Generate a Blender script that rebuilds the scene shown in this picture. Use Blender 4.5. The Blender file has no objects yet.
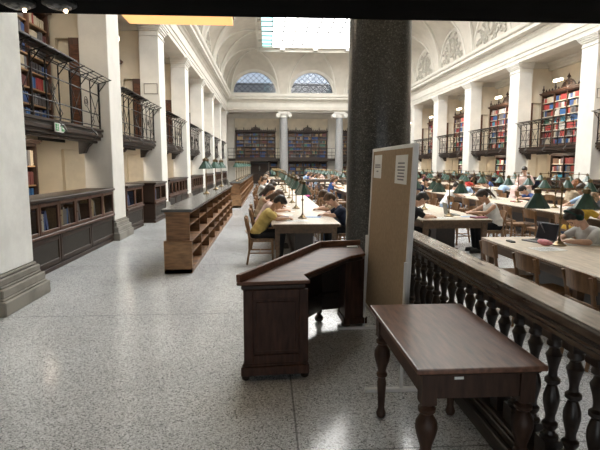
import bpy, bmesh, math, random
from mathutils import Vector, Matrix
PI = math.pi
random.seed(7)
scene = bpy.context.scene
C = scene.collection

# ------------------------------------------------------------------ materials
def new_mat(name):
    m = bpy.data.materials.new(name); m.use_nodes = True
    nt = m.node_tree; b = nt.nodes['Principled BSDF']
    return m, nt, b

def mat(name, col, rough=0.6, metal=0.0, var=0.08, scale=6.0, bump=0.0, bscale=40.0, stretch=(1, 1, 1), spec=0.5, coat=0.0):
    m, nt, b = new_mat(name)
    tc = nt.nodes.new('ShaderNodeTexCoord'); mp = nt.nodes.new('ShaderNodeMapping')
    mp.inputs['Scale'].default_value = stretch
    nt.links.new(tc.outputs['Object'], mp.inputs['Vector'])
    n = nt.nodes.new('ShaderNodeTexNoise'); n.inputs['Scale'].default_value = scale; n.inputs['Detail'].default_value = 5
    nt.links.new(mp.outputs['Vector'], n.inputs['Vector'])
    r = nt.nodes.new('ShaderNodeValToRGB')
    lo = [max(0, c * (1 - var * 2.2)) for c in col]; hi = [min(1, c * (1 + var * 2.2)) for c in col]
    r.color_ramp.elements[0].position = 0.3; r.color_ramp.elements[1].position = 0.7
    r.color_ramp.elements[0].color = (*lo, 1); r.color_ramp.elements[1].color = (*hi, 1)
    nt.links.new(n.outputs['Fac'], r.inputs['Fac']); nt.links.new(r.outputs['Color'], b.inputs['Base Color'])
    b.inputs['Roughness'].default_value = rough; b.inputs['Metallic'].default_value = metal
    b.inputs['Specular IOR Level'].default_value = spec; b.inputs['Coat Weight'].default_value = coat
    if bump:
        n2 = nt.nodes.new('ShaderNodeTexNoise'); n2.inputs['Scale'].default_value = bscale; n2.inputs['Detail'].default_value = 4
        nt.links.new(mp.outputs['Vector'], n2.inputs['Vector'])
        bp = nt.nodes.new('ShaderNodeBump'); bp.inputs['Strength'].default_value = bump; bp.inputs['Distance'].default_value = 0.02
        nt.links.new(n2.outputs['Fac'], bp.inputs['Height']); nt.links.new(bp.outputs['Normal'], b.inputs['Normal'])
    return m

def wood(name, col, rough=0.4, stretch=(8, 1, 8), var=0.16, coat=0.1, spec=0.5):
    return mat(name, col, rough, 0, var, 5.0, 0.05, 30, stretch, spec, coat)

def emit(name, col, strength):
    m, nt, b = new_mat(name)
    b.inputs['Base Color'].default_value = (*col, 1)
    b.inputs['Emission Color'].default_value = (*col, 1); b.inputs['Emission Strength'].default_value = strength
    return m

def floor_material():
    m, nt, b = new_mat('terrazzo'); L = nt.links
    tc = nt.nodes.new('ShaderNodeTexCoord')
    v = nt.nodes.new('ShaderNodeTexVoronoi'); v.inputs['Scale'].default_value = 145
    v2 = nt.nodes.new('ShaderNodeTexVoronoi'); v2.inputs['Scale'].default_value = 80
    L.new(tc.outputs['Object'], v.inputs['Vector']); L.new(tc.outputs['Object'], v2.inputs['Vector'])
    bw = nt.nodes.new('ShaderNodeSeparateColor'); L.new(v.outputs['Color'], bw.inputs['Color'])
    bw2 = nt.nodes.new('ShaderNodeSeparateColor'); L.new(v2.outputs['Color'], bw2.inputs['Color'])
    def ramp(src, stops):
        r = nt.nodes.new('ShaderNodeValToRGB'); cr = r.color_ramp; cr.interpolation = 'CONSTANT'
        while len(cr.elements) < len(stops): cr.elements.new(0.5)
        for e, (p, c) in zip(cr.elements, stops): e.position = p; e.color = (*c, 1)
        L.new(src, r.inputs['Fac']); return r
    r1 = ramp(bw.outputs['Red'], [(0, (.07, .07, .07)), (.15, (.33, .335, .335)), (.3, (.57, .585, .595)), (.6, (.76, .775, .79)), (.84, (.90, .91, .92))])
    r2 = ramp(bw2.outputs['Green'], [(0, (.11, .11, .11)), (.12, (.50, .505, .505)), (.5, (.68, .69, .70)), (.85, (.84, .85, .86))])
    mx = nt.nodes.new('ShaderNodeMix'); mx.data_type = 'RGBA'; mx.inputs[0].default_value = 0.32
    L.new(r1.outputs['Color'], mx.inputs[6]); L.new(r2.outputs['Color'], mx.inputs[7])
    n = nt.nodes.new('ShaderNodeTexNoise'); n.inputs['Scale'].default_value = 0.55; n.inputs['Detail'].default_value = 4
    L.new(tc.outputs['Object'], n.inputs['Vector'])
    rn = nt.nodes.new('ShaderNodeMapRange'); rn.inputs['From Min'].default_value = .3; rn.inputs['From Max'].default_value = .7
    rn.inputs['To Min'].default_value = .86; rn.inputs['To Max'].default_value = 1.06
    L.new(n.outputs['Fac'], rn.inputs['Value'])
    mul = nt.nodes.new('ShaderNodeMix'); mul.data_type = 'RGBA'; mul.blend_type = 'MULTIPLY'; mul.inputs[0].default_value = 1
    L.new(mx.outputs[2], mul.inputs[6]); L.new(rn.outputs['Result'], mul.inputs[7])
    # thin expansion joints
    sp = nt.nodes.new('ShaderNodeSeparateXYZ'); L.new(tc.outputs['Object'], sp.inputs['Vector'])
    def joint(sock, off, per):
        a = nt.nodes.new('ShaderNodeMath'); a.operation = 'ADD'; a.inputs[1].default_value = -off + per * 20; L.new(sock, a.inputs[0])
        d = nt.nodes.new('ShaderNodeMath'); d.operation = 'MODULO'; d.inputs[1].default_value = per; L.new(a.outputs[0], d.inputs[0])
        c = nt.nodes.new('ShaderNodeMath'); c.operation = 'LESS_THAN'; c.inputs[1].default_value = 0.014; L.new(d.outputs[0], c.inputs[0]); return c
    j1 = joint(sp.outputs['X'], 0.17, 5.9); j2 = joint(sp.outputs['Y'], 5.72, 2.9)
    mxj = nt.nodes.new('ShaderNodeMath'); mxj.operation = 'MAXIMUM'; L.new(j1.outputs[0], mxj.inputs[0]); L.new(j2.outputs[0], mxj.inputs[1])
    sc = nt.nodes.new('ShaderNodeMath'); sc.operation = 'MULTIPLY'; sc.inputs[1].default_value = 0.6; L.new(mxj.outputs[0], sc.inputs[0])
    fin = nt.nodes.new('ShaderNodeMix'); fin.data_type = 'RGBA'; L.new(sc.outputs[0], fin.inputs[0])
    L.new(mul.outputs[2], fin.inputs[6]); fin.inputs[7].default_value = (.09, .09, .09, 1)
    L.new(fin.outputs[2], b.inputs['Base Color'])
    rr = nt.nodes.new('ShaderNodeMapRange'); rr.inputs['To Min'].default_value = .11; rr.inputs['To Max'].default_value = .24
    L.new(n.outputs['Fac'], rr.inputs['Value']); L.new(rr.outputs['Result'], b.inputs['Roughness'])
    b.inputs['Specular IOR Level'].default_value = 0.5
    return m

def granite_material():
    m, nt, b = new_mat('dark_granite'); L = nt.links
    tc = nt.nodes.new('ShaderNodeTexCoord'); v = nt.nodes.new('ShaderNodeTexVoronoi'); v.inputs['Scale'].default_value = 85
    L.new(tc.outputs['Object'], v.inputs['Vector'])
    s = nt.nodes.new('ShaderNodeSeparateColor'); L.new(v.outputs['Color'], s.inputs['Color'])
    r = nt.nodes.new('ShaderNodeValToRGB'); cr = r.color_ramp; cr.interpolation = 'CONSTANT'
    for p, c in ((.55, (.06, .06, .056)), (.85, (.085, .085, .08)), (.97, (.15, .145, .135))):
        e = cr.elements.new(p); e.color = (*c, 1)
    cr.elements[0].color = (.025, .025, .024, 1); cr.elements[-1].color = (.15, .145, .135, 1)
    L.new(s.outputs['Red'], r.inputs['Fac']); L.new(r.outputs['Color'], b.inputs['Base Color'])
    b.inputs['Roughness'].default_value = 0.28
    return m

def stone_material(name, col, blotch=0.1):
    m, nt, b = new_mat(name); L = nt.links
    tc = nt.nodes.new('ShaderNodeTexCoord')
    n1 = nt.nodes.new('ShaderNodeTexNoise'); n1.inputs['Scale'].default_value = 1.6; n1.inputs['Detail'].default_value = 8; n1.inputs['Roughness'].default_value = .65
    L.new(tc.outputs['Object'], n1.inputs['Vector'])
    r = nt.nodes.new('ShaderNodeValToRGB'); r.color_ramp.elements[0].position = .35; r.color_ramp.elements[1].position = .6
    r.color_ramp.elements[0].color = (*[c * (1 - blotch) for c in col], 1); r.color_ramp.elements[1].color = (*col, 1)
    L.new(n1.outputs['Fac'], r.inputs['Fac']); L.new(r.outputs['Color'], b.inputs['Base Color'])
    n2 = nt.nodes.new('ShaderNodeTexNoise'); n2.inputs['Scale'].default_value = 30; L.new(tc.outputs['Object'], n2.inputs['Vector'])
    bp = nt.nodes.new('ShaderNodeBump'); bp.inputs['Strength'].default_value = .08; bp.inputs['Distance'].default_value = .02
    L.new(n2.outputs['Fac'], bp.inputs['Height']); L.new(bp.outputs['Normal'], b.inputs['Normal'])
    b.inputs['Roughness'].default_value = .75; b.inputs['Specular IOR Level'].default_value = .3
    return m

def glass_material(name, tint=(1, 1, 1), alpha=0.12, rough=0.05):
    m, nt, b = new_mat(name); L = nt.links
    t = nt.nodes.new('ShaderNodeBsdfTransparent'); t.inputs['Color'].default_value = (*tint, 1)
    g = nt.nodes.new('ShaderNodeBsdfGlossy'); g.inputs['Roughness'].default_value = rough
    mx = nt.nodes.new('ShaderNodeMixShader'); mx.inputs[0].default_value = alpha
    L.new(t.outputs[0], mx.inputs[1]); L.new(g.outputs[0], mx.inputs[2])
    L.new(mx.outputs[0], nt.nodes['Material Output'].inputs['Surface'])
    return m

M = {}
M['floor'] = floor_material()
M['granite'] = granite_material()
M['grey_granite'] = mat('grey_granite', (.30, .30, .30), .5, var=.18, scale=60)
M['stone'] = stone_material('pale_limestone', (.78, .76, .71), .10)
M['old_stone'] = stone_material('worn_limestone', (.88, .88, .85), .16)
M['base_stone'] = stone_material('worn_base_stone', (.28, .26, .225), .35)
M['plaster'] = mat('cream_plaster', (.56, .52, .455), .8, var=.03, scale=2, spec=.3)
M['wall'] = mat('beige_wall_paint', (.76, .68, .55), .85, var=.05, scale=1.5, spec=.3)
M['trimstone'] = mat('cornice_plaster', (.62, .59, .53), .75, var=.03, scale=2, spec=.3)
M['relief'] = mat('stucco_relief', (.44, .415, .36), .8, var=.05, scale=8, bump=.5, bscale=9, spec=.3)
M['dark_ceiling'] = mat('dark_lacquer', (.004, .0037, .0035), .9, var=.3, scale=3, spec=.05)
M['dark_wood'] = wood('dark_walnut', (.036, .020, .013), .45, (8, 1, 8), .16, .0, .3)
M['darker_wood'] = wood('black_brown_oak', (.026, .016, .011), .36)
M['rail_wood'] = wood('worn_rail_oak', (.085, .060, .044), .27, (6, 1, 6), .2, .2)
M['red_wood'] = wood('red_brown_wood', (.13, .055, .030), .5, (1.5, 6, 6), .2, .05, .3)
M['panel_wood'] = wood('desk_panel_wood', (.056, .026, .017), .5, (6, 6, 1), .2, 0, .22)
M['table_wood'] = wood('old_table_wood', (.19, .088, .052), .36, (7, 1, 6), .18, .15)
M['leg_wood'] = wood('dark_turned_wood', (.058, .030, .019), .45, (6, 6, 1), .18, 0, .3)
M['cap_wood'] = wood('worn_rail_top', (.33, .275, .225), .25, (6, 1, 6), .12, .4, .7)  # paler tone paints the bright hall's reflection into the wood
M['case_dark'] = wood('ebonised_case_wood', (.040, .022, .015), .5, (5, 5, 1), .18)
M['oak_pale'] = wood('worn_pale_oak', (.28, .155, .072), .55, (1, 6, 5), .16)
M['shelf_wood'] = wood('golden_brown_oak', (.20, .100, .042), .5, (1, 1, 7), .2)
M['shelf_pale'] = wood('pale_oak', (.30, .18, .09), .5, (6, 1, 6), .14)
M['slate'] = mat('black_slate', (.10, .098, .095), .22, var=.15, scale=4)
M['read_top'] = wood('pale_desk_top', (.62, .53, .42), .38, (6, 1, 6), .08)
M['read_frame'] = wood('brown_desk_frame', (.115, .066, .034), .45, (5, 1, 5), .14)
M['chair_wood'] = wood('chair_beech', (.22, .115, .050), .4, (5, 5, 1.4), .16)
M['case_wood'] = wood('bookcase_mahogany', (.090, .040, .023), .45, (5, 5, 1), .18)
M['iron'] = mat('black_iron', (.025, .024, .023), .5, .6, var=.2)
M['brass'] = mat('aged_brass', (.19, .135, .07), .32, .9, var=.2, scale=20)
M['green'] = mat('green_enamel', (.030, .075, .054), .3, var=.12, scale=10, coat=.3)
M['white_in'] = mat('white_enamel', (.85, .86, .83), .35, var=.02)
M['white_metal'] = mat('light_grey_metal', (.78, .78, .77), .4, .0, var=.04)
M['cork'] = mat('tan_pinboard', (.37, .275, .185), .9, var=.05, scale=30, bump=.1, bscale=150, spec=.2)
M['paper'] = mat('white_paper', (.82, .82, .80), .8, var=.02)
M['ink'] = mat('grey_ink', (.22, .22, .25), .8)
M['glass'] = glass_material('window_glass', (.97, .98, .97), .06)
M['cab_glass'] = glass_material('cabinet_glass', (.92, .93, .93), .07)
M['mesh_panel'] = mat('grey_wire_panel', (.045, .039, .033), .6, var=.2, spec=.15, scale=60, bump=.3, bscale=200)
M['shadow_back'] = mat('case_back_board', (.05, .028, .018), .7)  # dark brown board behind the shelves
M['sky_glass'] = emit('skylight_glass', (1.0, .99, .97), 5.9)
M['day_glass'] = emit('daylight_glass', (.93, .97, 1.0), 1.4)  # glow of the added doors and front windows behind the viewer
M['teal_glass'] = emit('teal_skylight_glass', (.42, .78, .80), 1.6)
M['warm'] = emit('warm_lamp', (1.0, .56, .20), .72)
M['lamp_white'] = emit('white_lamp', (1.0, .74, .46), 14.0)
M['iron_pale'] = mat('grey_iron', (.13, .125, .12), .5, .3)
M['bars'] = mat('glazing_bars', (.20, .21, .21), .5)
M['door_paint'] = mat('cream_door_paint', (.78, .72, .60), .6, var=.03)
M['lamp_soft'] = emit('soft_tube', (1.0, .85, .68), 2.5)  # glow of the added tubes under the galleries
M['roof'] = mat('grey_roof', (.20, .20, .205), .8, var=.12, scale=3)
M['lead'] = mat('lead_bars', (.05, .05, .055), .6)
M['exit_green'] = mat('exit_green', (.10, .36, .15), .5)
M['gold'] = mat('gilt_metal', (.50, .30, .06), .35, .8)

# ------------------------------------------------------------------ geometry
class G:
    def __init__(s): s.v = []; s.f = []; s.m = []; s.M = Matrix(); s.mi = 0
    def add(s, vs, fs):
        o = len(s.v)
        s.v += [tuple(s.M @ Vector(p)) for p in vs]
        s.f += [tuple(i + o for i in f) for f in fs]; s.m += [s.mi] * len(fs); return s
    def box(s, x0, x1, y0, y1, z0, z1):
        return s.add([(x0, y0, z0), (x1, y0, z0), (x1, y1, z0), (x0, y1, z0), (x0, y0, z1), (x1, y0, z1), (x1, y1, z1), (x0, y1, z1)],
                     [(0, 3, 2, 1), (4, 5, 6, 7), (0, 1, 5, 4), (1, 2, 6, 5), (2, 3, 7, 6), (3, 0, 4, 7)])
    def cbox(s, c, d): return s.box(c[0]-d[0]/2, c[0]+d[0]/2, c[1]-d[1]/2, c[1]+d[1]/2, c[2]-d[2]/2, c[2]+d[2]/2)
    def prism(s, poly, z0, z1):
        n = len(poly); a = sum(poly[i][0]*poly[(i+1) % n][1]-poly[(i+1) % n][0]*poly[i][1] for i in range(n))
        if a < 0: poly = poly[::-1]
        return s.add([(x, y, z0) for x, y in poly]+[(x, y, z1) for x, y in poly],
                     [tuple(range(n-1, -1, -1)), tuple(range(n, 2*n))]+[(i, (i+1) % n, n+(i+1) % n, n+i) for i in range(n)])
    def tube(s, pts, r, n=8, closed=False):
        pts = [Vector(p) for p in pts]; k = len(pts)
        rs = r if isinstance(r, (list, tuple)) else [r]*k
        vs = []; up = None
        for i, p in enumerate(pts):
            if closed: t = pts[(i+1) % k]-pts[i-1]
            else: t = pts[min(i+1, k-1)]-pts[max(i-1, 0)]
            t.normalize()
            if up is None: up = t.orthogonal().normalized()
            a = (up - t*up.dot(t))
            if a.length < 1e-6: a = t.orthogonal()
            a.normalize(); up = a; bb = t.cross(a)
            for j in range(n):
                q = 2*PI*j/n; vs.append(tuple(p+(a*math.cos(q)+bb*math.sin(q))*rs[i]))
        fs = []
        for i in range(k if closed else k-1):
            for j in range(n):
                i2 = (i+1) % k
                fs.append((i*n+j, i*n+(j+1) % n, i2*n+(j+1) % n, i2*n+j))
        if not closed: fs += [tuple(range(n-1, -1, -1)), tuple(range((k-1)*n, k*n))]
        return s.add(vs, fs)
    def lathe(s, prof, c=(0, 0, 0), n=16, ph=0.0):
        vs = []; k = len(prof)
        for r, z in prof:
            for j in range(n):
                a = 2*PI*j/n+ph; vs.append((c[0]+r*math.cos(a), c[1]+r*math.sin(a), c[2]+z))
        fs = [(i*n+j, i*n+(j+1) % n, (i+1)*n+(j+1) % n, (i+1)*n+j) for i in range(k-1) for j in range(n)]
        if prof[0][0] > 1e-5: fs.append(tuple(range(n-1, -1, -1)))
        if prof[-1][0] > 1e-5: fs.append(tuple(range((k-1)*n, k*n)))
        return s.add(vs, fs)
    def sphere(s, c, r, n=12, k=8, sc=(1, 1, 1)):
        vs = [(c[0], c[1], c[2]-r*sc[2])]; 
        for i in range(1, k):
            a = -PI/2+PI*i/k
            for j in range(n):
                b = 2*PI*j/n; vs.append((c[0]+r*sc[0]*math.cos(a)*math.cos(b), c[1]+r*sc[1]*math.cos(a)*math.sin(b), c[2]+r*sc[2]*math.sin(a)))
        vs.append((c[0], c[1], c[2]+r*sc[2]))
        fs = [(0, 1+(j+1) % n, 1+j) for j in range(n)]
        for i in range(k-2):
            for j in range(n): fs.append((1+i*n+j, 1+i*n+(j+1) % n, 1+(i+1)*n+(j+1) % n, 1+(i+1)*n+j))
        o = 1+(k-2)*n
        fs += [(o+j, o+(j+1) % n, len(vs)-1) for j in range(n)]
        return s.add(vs, fs)
    def sweep(s, prof, path, closed=False):   # prof: list (out, z); path: list of (x,y, nx,ny) mitred offset directions
        n = len(prof); vs = []
        for x, y, nx, ny in path:
            for o, z in prof: vs.append((x+nx*o, y+ny*o, z))
        k = len(path); fs = []
        for i in range(k-1):
            for j in range(n-1): fs.append((i*n+j, i*n+j+1, (i+1)*n+j+1, (i+1)*n+j))
        return s.add(vs, fs)
    def build(s, name, mats, parent=None, bev=0, smooth=False, loc=None, rot=None, seg=1):
        me = bpy.data.meshes.new(name)
        me.from_pydata(s.v, [], s.f)
        if not isinstance(mats, (list, tuple)): mats = [mats]
        for m in mats: me.materials.append(m)
        for p, i in zip(me.polygons, s.m): p.material_index = i
        bm = bmesh.new(); bm.from_mesh(me)
        bmesh.ops.remove_doubles(bm, verts=bm.verts, dist=1e-5) if bev == 0 and smooth else None
        bmesh.ops.recalc_face_normals(bm, faces=bm.faces)
        if bev:
            es = [e for e in bm.edges if len(e.link_faces) == 2 and e.calc_face_angle(0) > .6]
            bmesh.ops.bevel(bm, geom=es, offset=bev, segments=seg, affect='EDGES', clamp_overlap=True, profile=.6)
        bm.to_mesh(me); bm.free()
        if smooth:
            for p in me.polygons: p.use_smooth = True
            me.set_sharp_from_angle(angle=math.radians(38))
        me.update()
        o = bpy.data.objects.new(name, me); C.objects.link(o)
        if parent: o.parent = parent
        if loc: o.location = loc
        if rot is not None: o.rotation_euler = (0, 0, rot)
        return o

def thing(name, label, cat, loc=(0, 0, 0), rz=0, group=None):
    o = bpy.data.objects.new(name, None); C.objects.link(o); o.empty_display_size = .1
    o.location = loc; o.rotation_euler = (0, 0, rz); tag(o, label, cat, group); return o
def tag(o, label, cat, group=None, kind=None):
    o['label'] = label; o['category'] = cat
    if group: o['group'] = group
    if kind: o['kind'] = kind
    return o
def struct(o, label=None):
    o['kind'] = 'structure'
    if label: o['label'] = label
    return o
def dup(root, loc, rz=0, label=None, group=None, mats=None, scale=None):
    def cp(o, par):
        c = o.copy(); C.objects.link(c)
        if par is not None: c.parent = par
        if mats and o.data:
            for i, sl in enumerate(c.material_slots):
                nm = sl.material.name
                if nm in mats: sl.link = 'OBJECT'; sl.material = mats[nm]
        for ch in KIDS[o.name]: cp(ch, c)
        return c
    def reg(o):
        KIDS[o.name] = [q for q in bpy.data.objects if q.parent == o]
        for ch in KIDS[o.name]: reg(ch)
    if root.name not in KIDS: reg(root)
    r = cp(root, None); r.location = loc; r.rotation_euler = (0, 0, rz)
    if scale: r.scale = scale
    if label: r['label'] = label
    if group: r['group'] = group
    return r
KIDS = {}
ORD = ['first', 'second', 'third', 'fourth', 'fifth', 'sixth', 'seventh', 'eighth', 'ninth', 'tenth', 'eleventh', 'twelfth', 'thirteenth', 'fourteenth', 'fifteenth', 'sixteenth', 'seventeenth', 'eighteenth', 'nineteenth', 'twentieth', 'twenty-first', 'twenty-second', 'twenty-third', 'twenty-fourth', 'twenty-fifth', 'twenty-sixth']

# ------------------------------------------------------------------ architecture
XL, XR, XC = -3.5, 11.4, 3.95          # nave faces of the two colonnades
AL, AR = -5.32, 13.05                    # aisle back walls
PY = [12.15+5.4*k for k in range(7)]   # pier centres; the last stands in the back corner
Y0, YB = 6.3, 44.5                     # front screen and back colonnade
ZE, ZS = 6.3, 7.85                     # underside and top of the entablature
PD = .62                               # pier depth

g = G(); g.box(-7, 15, -4, 49, -.2, 0); struct(g.build('floor', M['floor']))
# aisle walls, cross walls with gallery doorways
def aisle(side):
    s = 1 if side == 'right' else -1
    def bx(g, a, b, y0, y1, z0, z1): g.box(min(a, b), max(a, b), y0, y1, z0, z1)
    A = AR if s > 0 else AL; F = XR if s > 0 else XL
    g = G(); bx(g, A, A+s*.3, 2.2, 48, 0, ZE+.2); struct(g.build('wall_'+side, M['wall']))
    b0 = F+s*PD
    for y in [6.3]+PY:
        g = G()
        o0, o1 = F+s*.63, F+s*1.22
        y0, y1 = y-.2, y+.2
        if y == 6.3:
            bx(g, b0, A, y0, y1, 0, ZE)
        else:
            bx(g, b0, o0, y0, y1, 0, ZE); bx(g, o1, A, y0, y1, 0, ZE)
            bx(g, o0, o1, y0, y1, 4.55, ZE); bx(g, o0, o1, y0, y1, 2.08, 2.5)
        struct(g.build('wall_'+side, M['wall']))
    # small cornice under the aisle ceiling
    g = G()
    bx(g, A-s*.16, A, 6.3, 44.5, ZE-.32, ZE-.22); bx(g, A-s*.24, A, 6.3, 44.5, ZE-.22, ZE-.1); bx(g, A-s*.32, A, 6.3, 44.5, ZE-.1, ZE)
    for y in PY: bx(g, b0, A-s*.1, y-.34, y-.2, ZE-.22, ZE)
    struct(g.build('trim_1', M['trimstone']))
    g = G(); bx(g, F+s*.6, A+s*.3, 6, 48, ZE, ZE+.25); struct(g.build('ceiling', M['plaster']))
aisle('left'); aisle('right')

# back wall with its upper storey, front wall
g = G(); g.box(-6, 14, 47.4, 47.7, 0, ZE+.2); struct(g.build('wall_back', M['wall']))
g = G(); g.box(XL, XR, 44.2, 47.5, ZE+.15, ZE+.4); struct(g.build('ceiling', M['plaster']))
g = G(); g.box(-6, 14, 2.35, 2.6, 2.9, ZE+.2); g.box(-6, 14, 2.35, 6.4, ZE, ZE+.3); struct(g.build('wall_front', M['wall']))
g = G(); g.box(-6, -3.6, 2.2, 6.2, 0, ZE); struct(g.build('wall_left', M['wall']))
g = G(); g.box(-6, -2.6, -4.2, -4, 0, 3); g.box(4.6, 14, -4.2, -4, 0, 3); g.box(-6.2, -6, -4, 2.4, 0, 3); g.box(13.5, 13.7, -4, 2.6, 0, 3); struct(g.build('wall_front', M['wall']))
# low dark ceiling of the vestibule, with its edge beam
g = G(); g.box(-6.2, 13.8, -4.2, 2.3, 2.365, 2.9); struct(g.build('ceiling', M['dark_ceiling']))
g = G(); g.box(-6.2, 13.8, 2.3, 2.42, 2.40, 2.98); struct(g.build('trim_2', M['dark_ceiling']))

# unseen doors added behind the viewer, glowing panes as fill light
g = G(); xs = [-2.6+1.2*i for i in range(7)]
for x in xs: g.box(x-.05, x+.05, -4.15, -4.03, 0, 2.365)
for z in (.0, .95, 2.27): g.box(-2.6, 4.6, -4.15, -4.03, z, z+.09)
win = struct(g.build('door_30', M['dark_wood']), 'glazed entrance doors behind the viewer')
g = G(); g.box(-2.6, 4.6, -4.12, -4.10, 0, 2.365); struct(g.build('door_pane', M['day_glass'], win))
# entablature all round (outwards = into the nave)
PROF = [(-.6, ZE), (.04, ZE), (.04, ZE+.16), (.07, ZE+.17), (.07, ZE+.33), (.11, ZE+.35), (.11, ZE+.40), (.05, ZE+.42), (.05, ZE+.80), (.09, ZE+.82),
        (.13, ZE+.90), (.20, ZE+.95), (.20, ZE+1.02), (.42, ZE+1.06), (.42, ZE+1.2), (.50, ZE+1.25), (.54, ZE+1.36), (.54, ZE+1.40), (.10, ZE+1.47), (.10, ZS), (-.1, ZS)]
g = G(); g.sweep(PROF, [(XL, Y0, 1, 1), (XL, YB, 1, -1)]); struct(g.build('trim_3', M['trimstone']))
g = G(); g.sweep(PROF, [(XR, Y0, -1, 1), (XR, YB, -1, -1)]); struct(g.build('trim_4', M['trimstone']))
g = G(); g.sweep(PROF, [(XL, YB, 1, -1), (XR, YB, -1, -1)]); struct(g.build('trim_5', M['trimstone']))
g = G(); g.sweep(PROF, [(XL, Y0, 1, 1), (XR, Y0, -1, 1)]); struct(g.build('trim_6', M['trimstone']))
# frieze soffit backing so that no light leaks behind
g = G(); g.box(XL-.75, XL-.05, Y0, YB, ZE+.04, ZS+.1); g.box(XR+.05, XR+.75, Y0, YB, ZE+.04, ZS+.1); g.box(XL, XR, YB+.05, YB+.7, ZE+.1, ZS+.1); g.box(XL, XR, Y0-.7, Y0-.05, ZE+.1, ZS+.1)
struct(g.build('trim_7', M['trimstone']))

# coved ceiling with penetrations over each lunette
HC, DC = 3.25, 2.9
def cove(d): u = 1-max(0, min(1, d/DC)); return HC*math.sqrt(max(0, 1-u*u))
def lun(t, hl): return hl*math.sqrt(max(0, 1-t*t))
def groin(t): return DC*.97*(1-abs(t)) if abs(t) < 1 else 0.0
def cove_run(P, a0, a1, bays, name):
    """P(a,d,z): along, inward distance, height above spring. bays: (centre, half width, lunette rise)"""
    g = G(); rib = []; samples = []
    for (c, lo, hi, w, hl) in bays:
        n = 40
        samples.append([lo+(hi-lo)*i/n for i in range(n+1)]+[])
    for (c, lo, hi, w, hl), ss in zip(bays, samples):
        ss = sorted(set(ss+[c-w, c+w]))
        K1, K2 = 6, 12; rows = []
        for a in ss:
            t = (a-c)/w; dm = min(DC, a-a0, a1-a); dm = max(dm, 0); dg = min(groin(t), dm); zl = lun(t, hl); row = []
            for i in range(K1+1):
                q = i/K1; z = zl+(cove(dg)-zl)*q+.25*(1-abs(t))*q*(1-q)*4*.5 if abs(t) < 1 else 0
                row.append(P(a, dg*q, z))
            for i in range(1, K2+1):
                d = dg+(dm-dg)*i/K2; row.append(P(a, d, cove(d)))
            rows.append(row)
        m = len(rows[0]); vs = [p for r in rows for p in r]
        fs = [(i*m+j, i*m+j+1, (i+1)*m+j+1, (i+1)*m+j) for i in range(len(rows)-1) for j in range(m-1)]
        g.add(vs, fs)
        for sg in (-1, 1):
            pts = []
            for i in range(17):
                t = sg*(1-i/16*.985); a = c+t*w; d = groin(t)
                if d <= min(DC, a-a0, a1-a)+.05: pts.append(Vector(P(a, d, cove(d)-.015)))
            rib.append(pts)
    o = struct(g.build(name, M['plaster'], smooth=True))
    return o, rib
side_bays = []
edges = [Y0]+PY
for i in range(7):
    lo, hi = edges[i], edges[i+1]; side_bays.append(((lo+hi)/2, lo, hi, 2.2, 2.1))
BW = (XR-XL)/3
end_bays = [(XL+BW*(i+.5), XL+BW*i, XL+BW*(i+1), 2.05, 1.98) for i in range(3)]
ribs = []
for nm, P, a0, a1, bays in (('ceiling', lambda a, d, z: (XL+d, a, ZS+z), Y0, YB, side_bays), ('ceiling', lambda a, d, z: (XR-d, a, ZS+z), Y0, YB, side_bays),
                            ('ceiling', lambda a, d, z: (a, YB-d, ZS+z), XL, XR, end_bays), ('ceiling', lambda a, d, z: (a, Y0+d, ZS+z), XL, XR, end_bays)):
    o, rb = cove_run(P, a0, a1, bays, nm); ribs += rb
for k in range(0, len(ribs), 14):
    g = G()
    for p in ribs[k:k+14]:
        if len(p) > 2: g.tube(p, .085, 6)
    struct(g.build('trim_8', M['trimstone'], smooth=True))
# lunette walls (side ones carry stucco reliefs), arch bands
def arch_band(g, P, c, w, hl, r0, r1, dep, n=32):
    vs = []
    for i in range(n+1):
        t = PI*i/n; x, z = math.cos(t), math.sin(t)
        for (rr, dd) in ((r0, 0), (r0, dep), (r1, dep), (r1, 0)):
            vs.append(P(c+x*(w+rr), dd, z*(hl+rr)))
    fs = [(i*4+j, i*4+(j+1) % 4, (i+1)*4+(j+1) % 4, (i+1)*4+j) for i in range(n) for j in range(4)]
    g.add(vs, fs)
def relief(g, P, c, w, hl, sd):
    rnd = random.Random(sd)
    def curl(a, z, r, turns, ph, sg):
        pts = []
        for i in range(22):
            q = i/21; an = ph+sg*q*turns*2*PI; rr = r*(1-.85*q)
            pts.append(P(c+a+rr*math.cos(an), .04, z+rr*math.sin(an)))
        g.tube(pts, [.05*(1-.5*i/21) for i in range(22)], 5)
    # central cartouche
    pts = [P(c+.42*math.cos(2*PI*i/24), .05, 1.02+.55*math.sin(2*PI*i/24)) for i in range(24)]
    g.tube(pts, .06, 6, True)
    pts = [P(c+.28*math.cos(2*PI*i/24), .05, 1.02+.38*math.sin(2*PI*i/24)) for i in range(24)]
    g.tube(pts, .04, 6, True)
    for sg in (-1, 1):
        for a, z, r, tn in ((.75, .55, .32, 1.3), (1.25, .45, .26, 1.2), (.8, 1.15, .24, 1.2), (1.62, .32, .16, 1.1), (.45, .28, .18, 1.2), (1.2, .95, .18, 1.1), (.5, 1.65, .15, 1.0)):
            if (a/w)**2+((z+r)/hl)**2 < .95: curl(sg*a, z, r, tn, rnd.uniform(0, 6), sg)
    for k in range(16):
        a = rnd.uniform(-1.7, 1.7); z = rnd.uniform(.15, 1.6)
        if (a/w)**2+((z+.15)/hl)**2 < .85: 
            p = P(c+a, .03, z); g.sphere(p, .09, 8, 5)
nlun = 0
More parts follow.
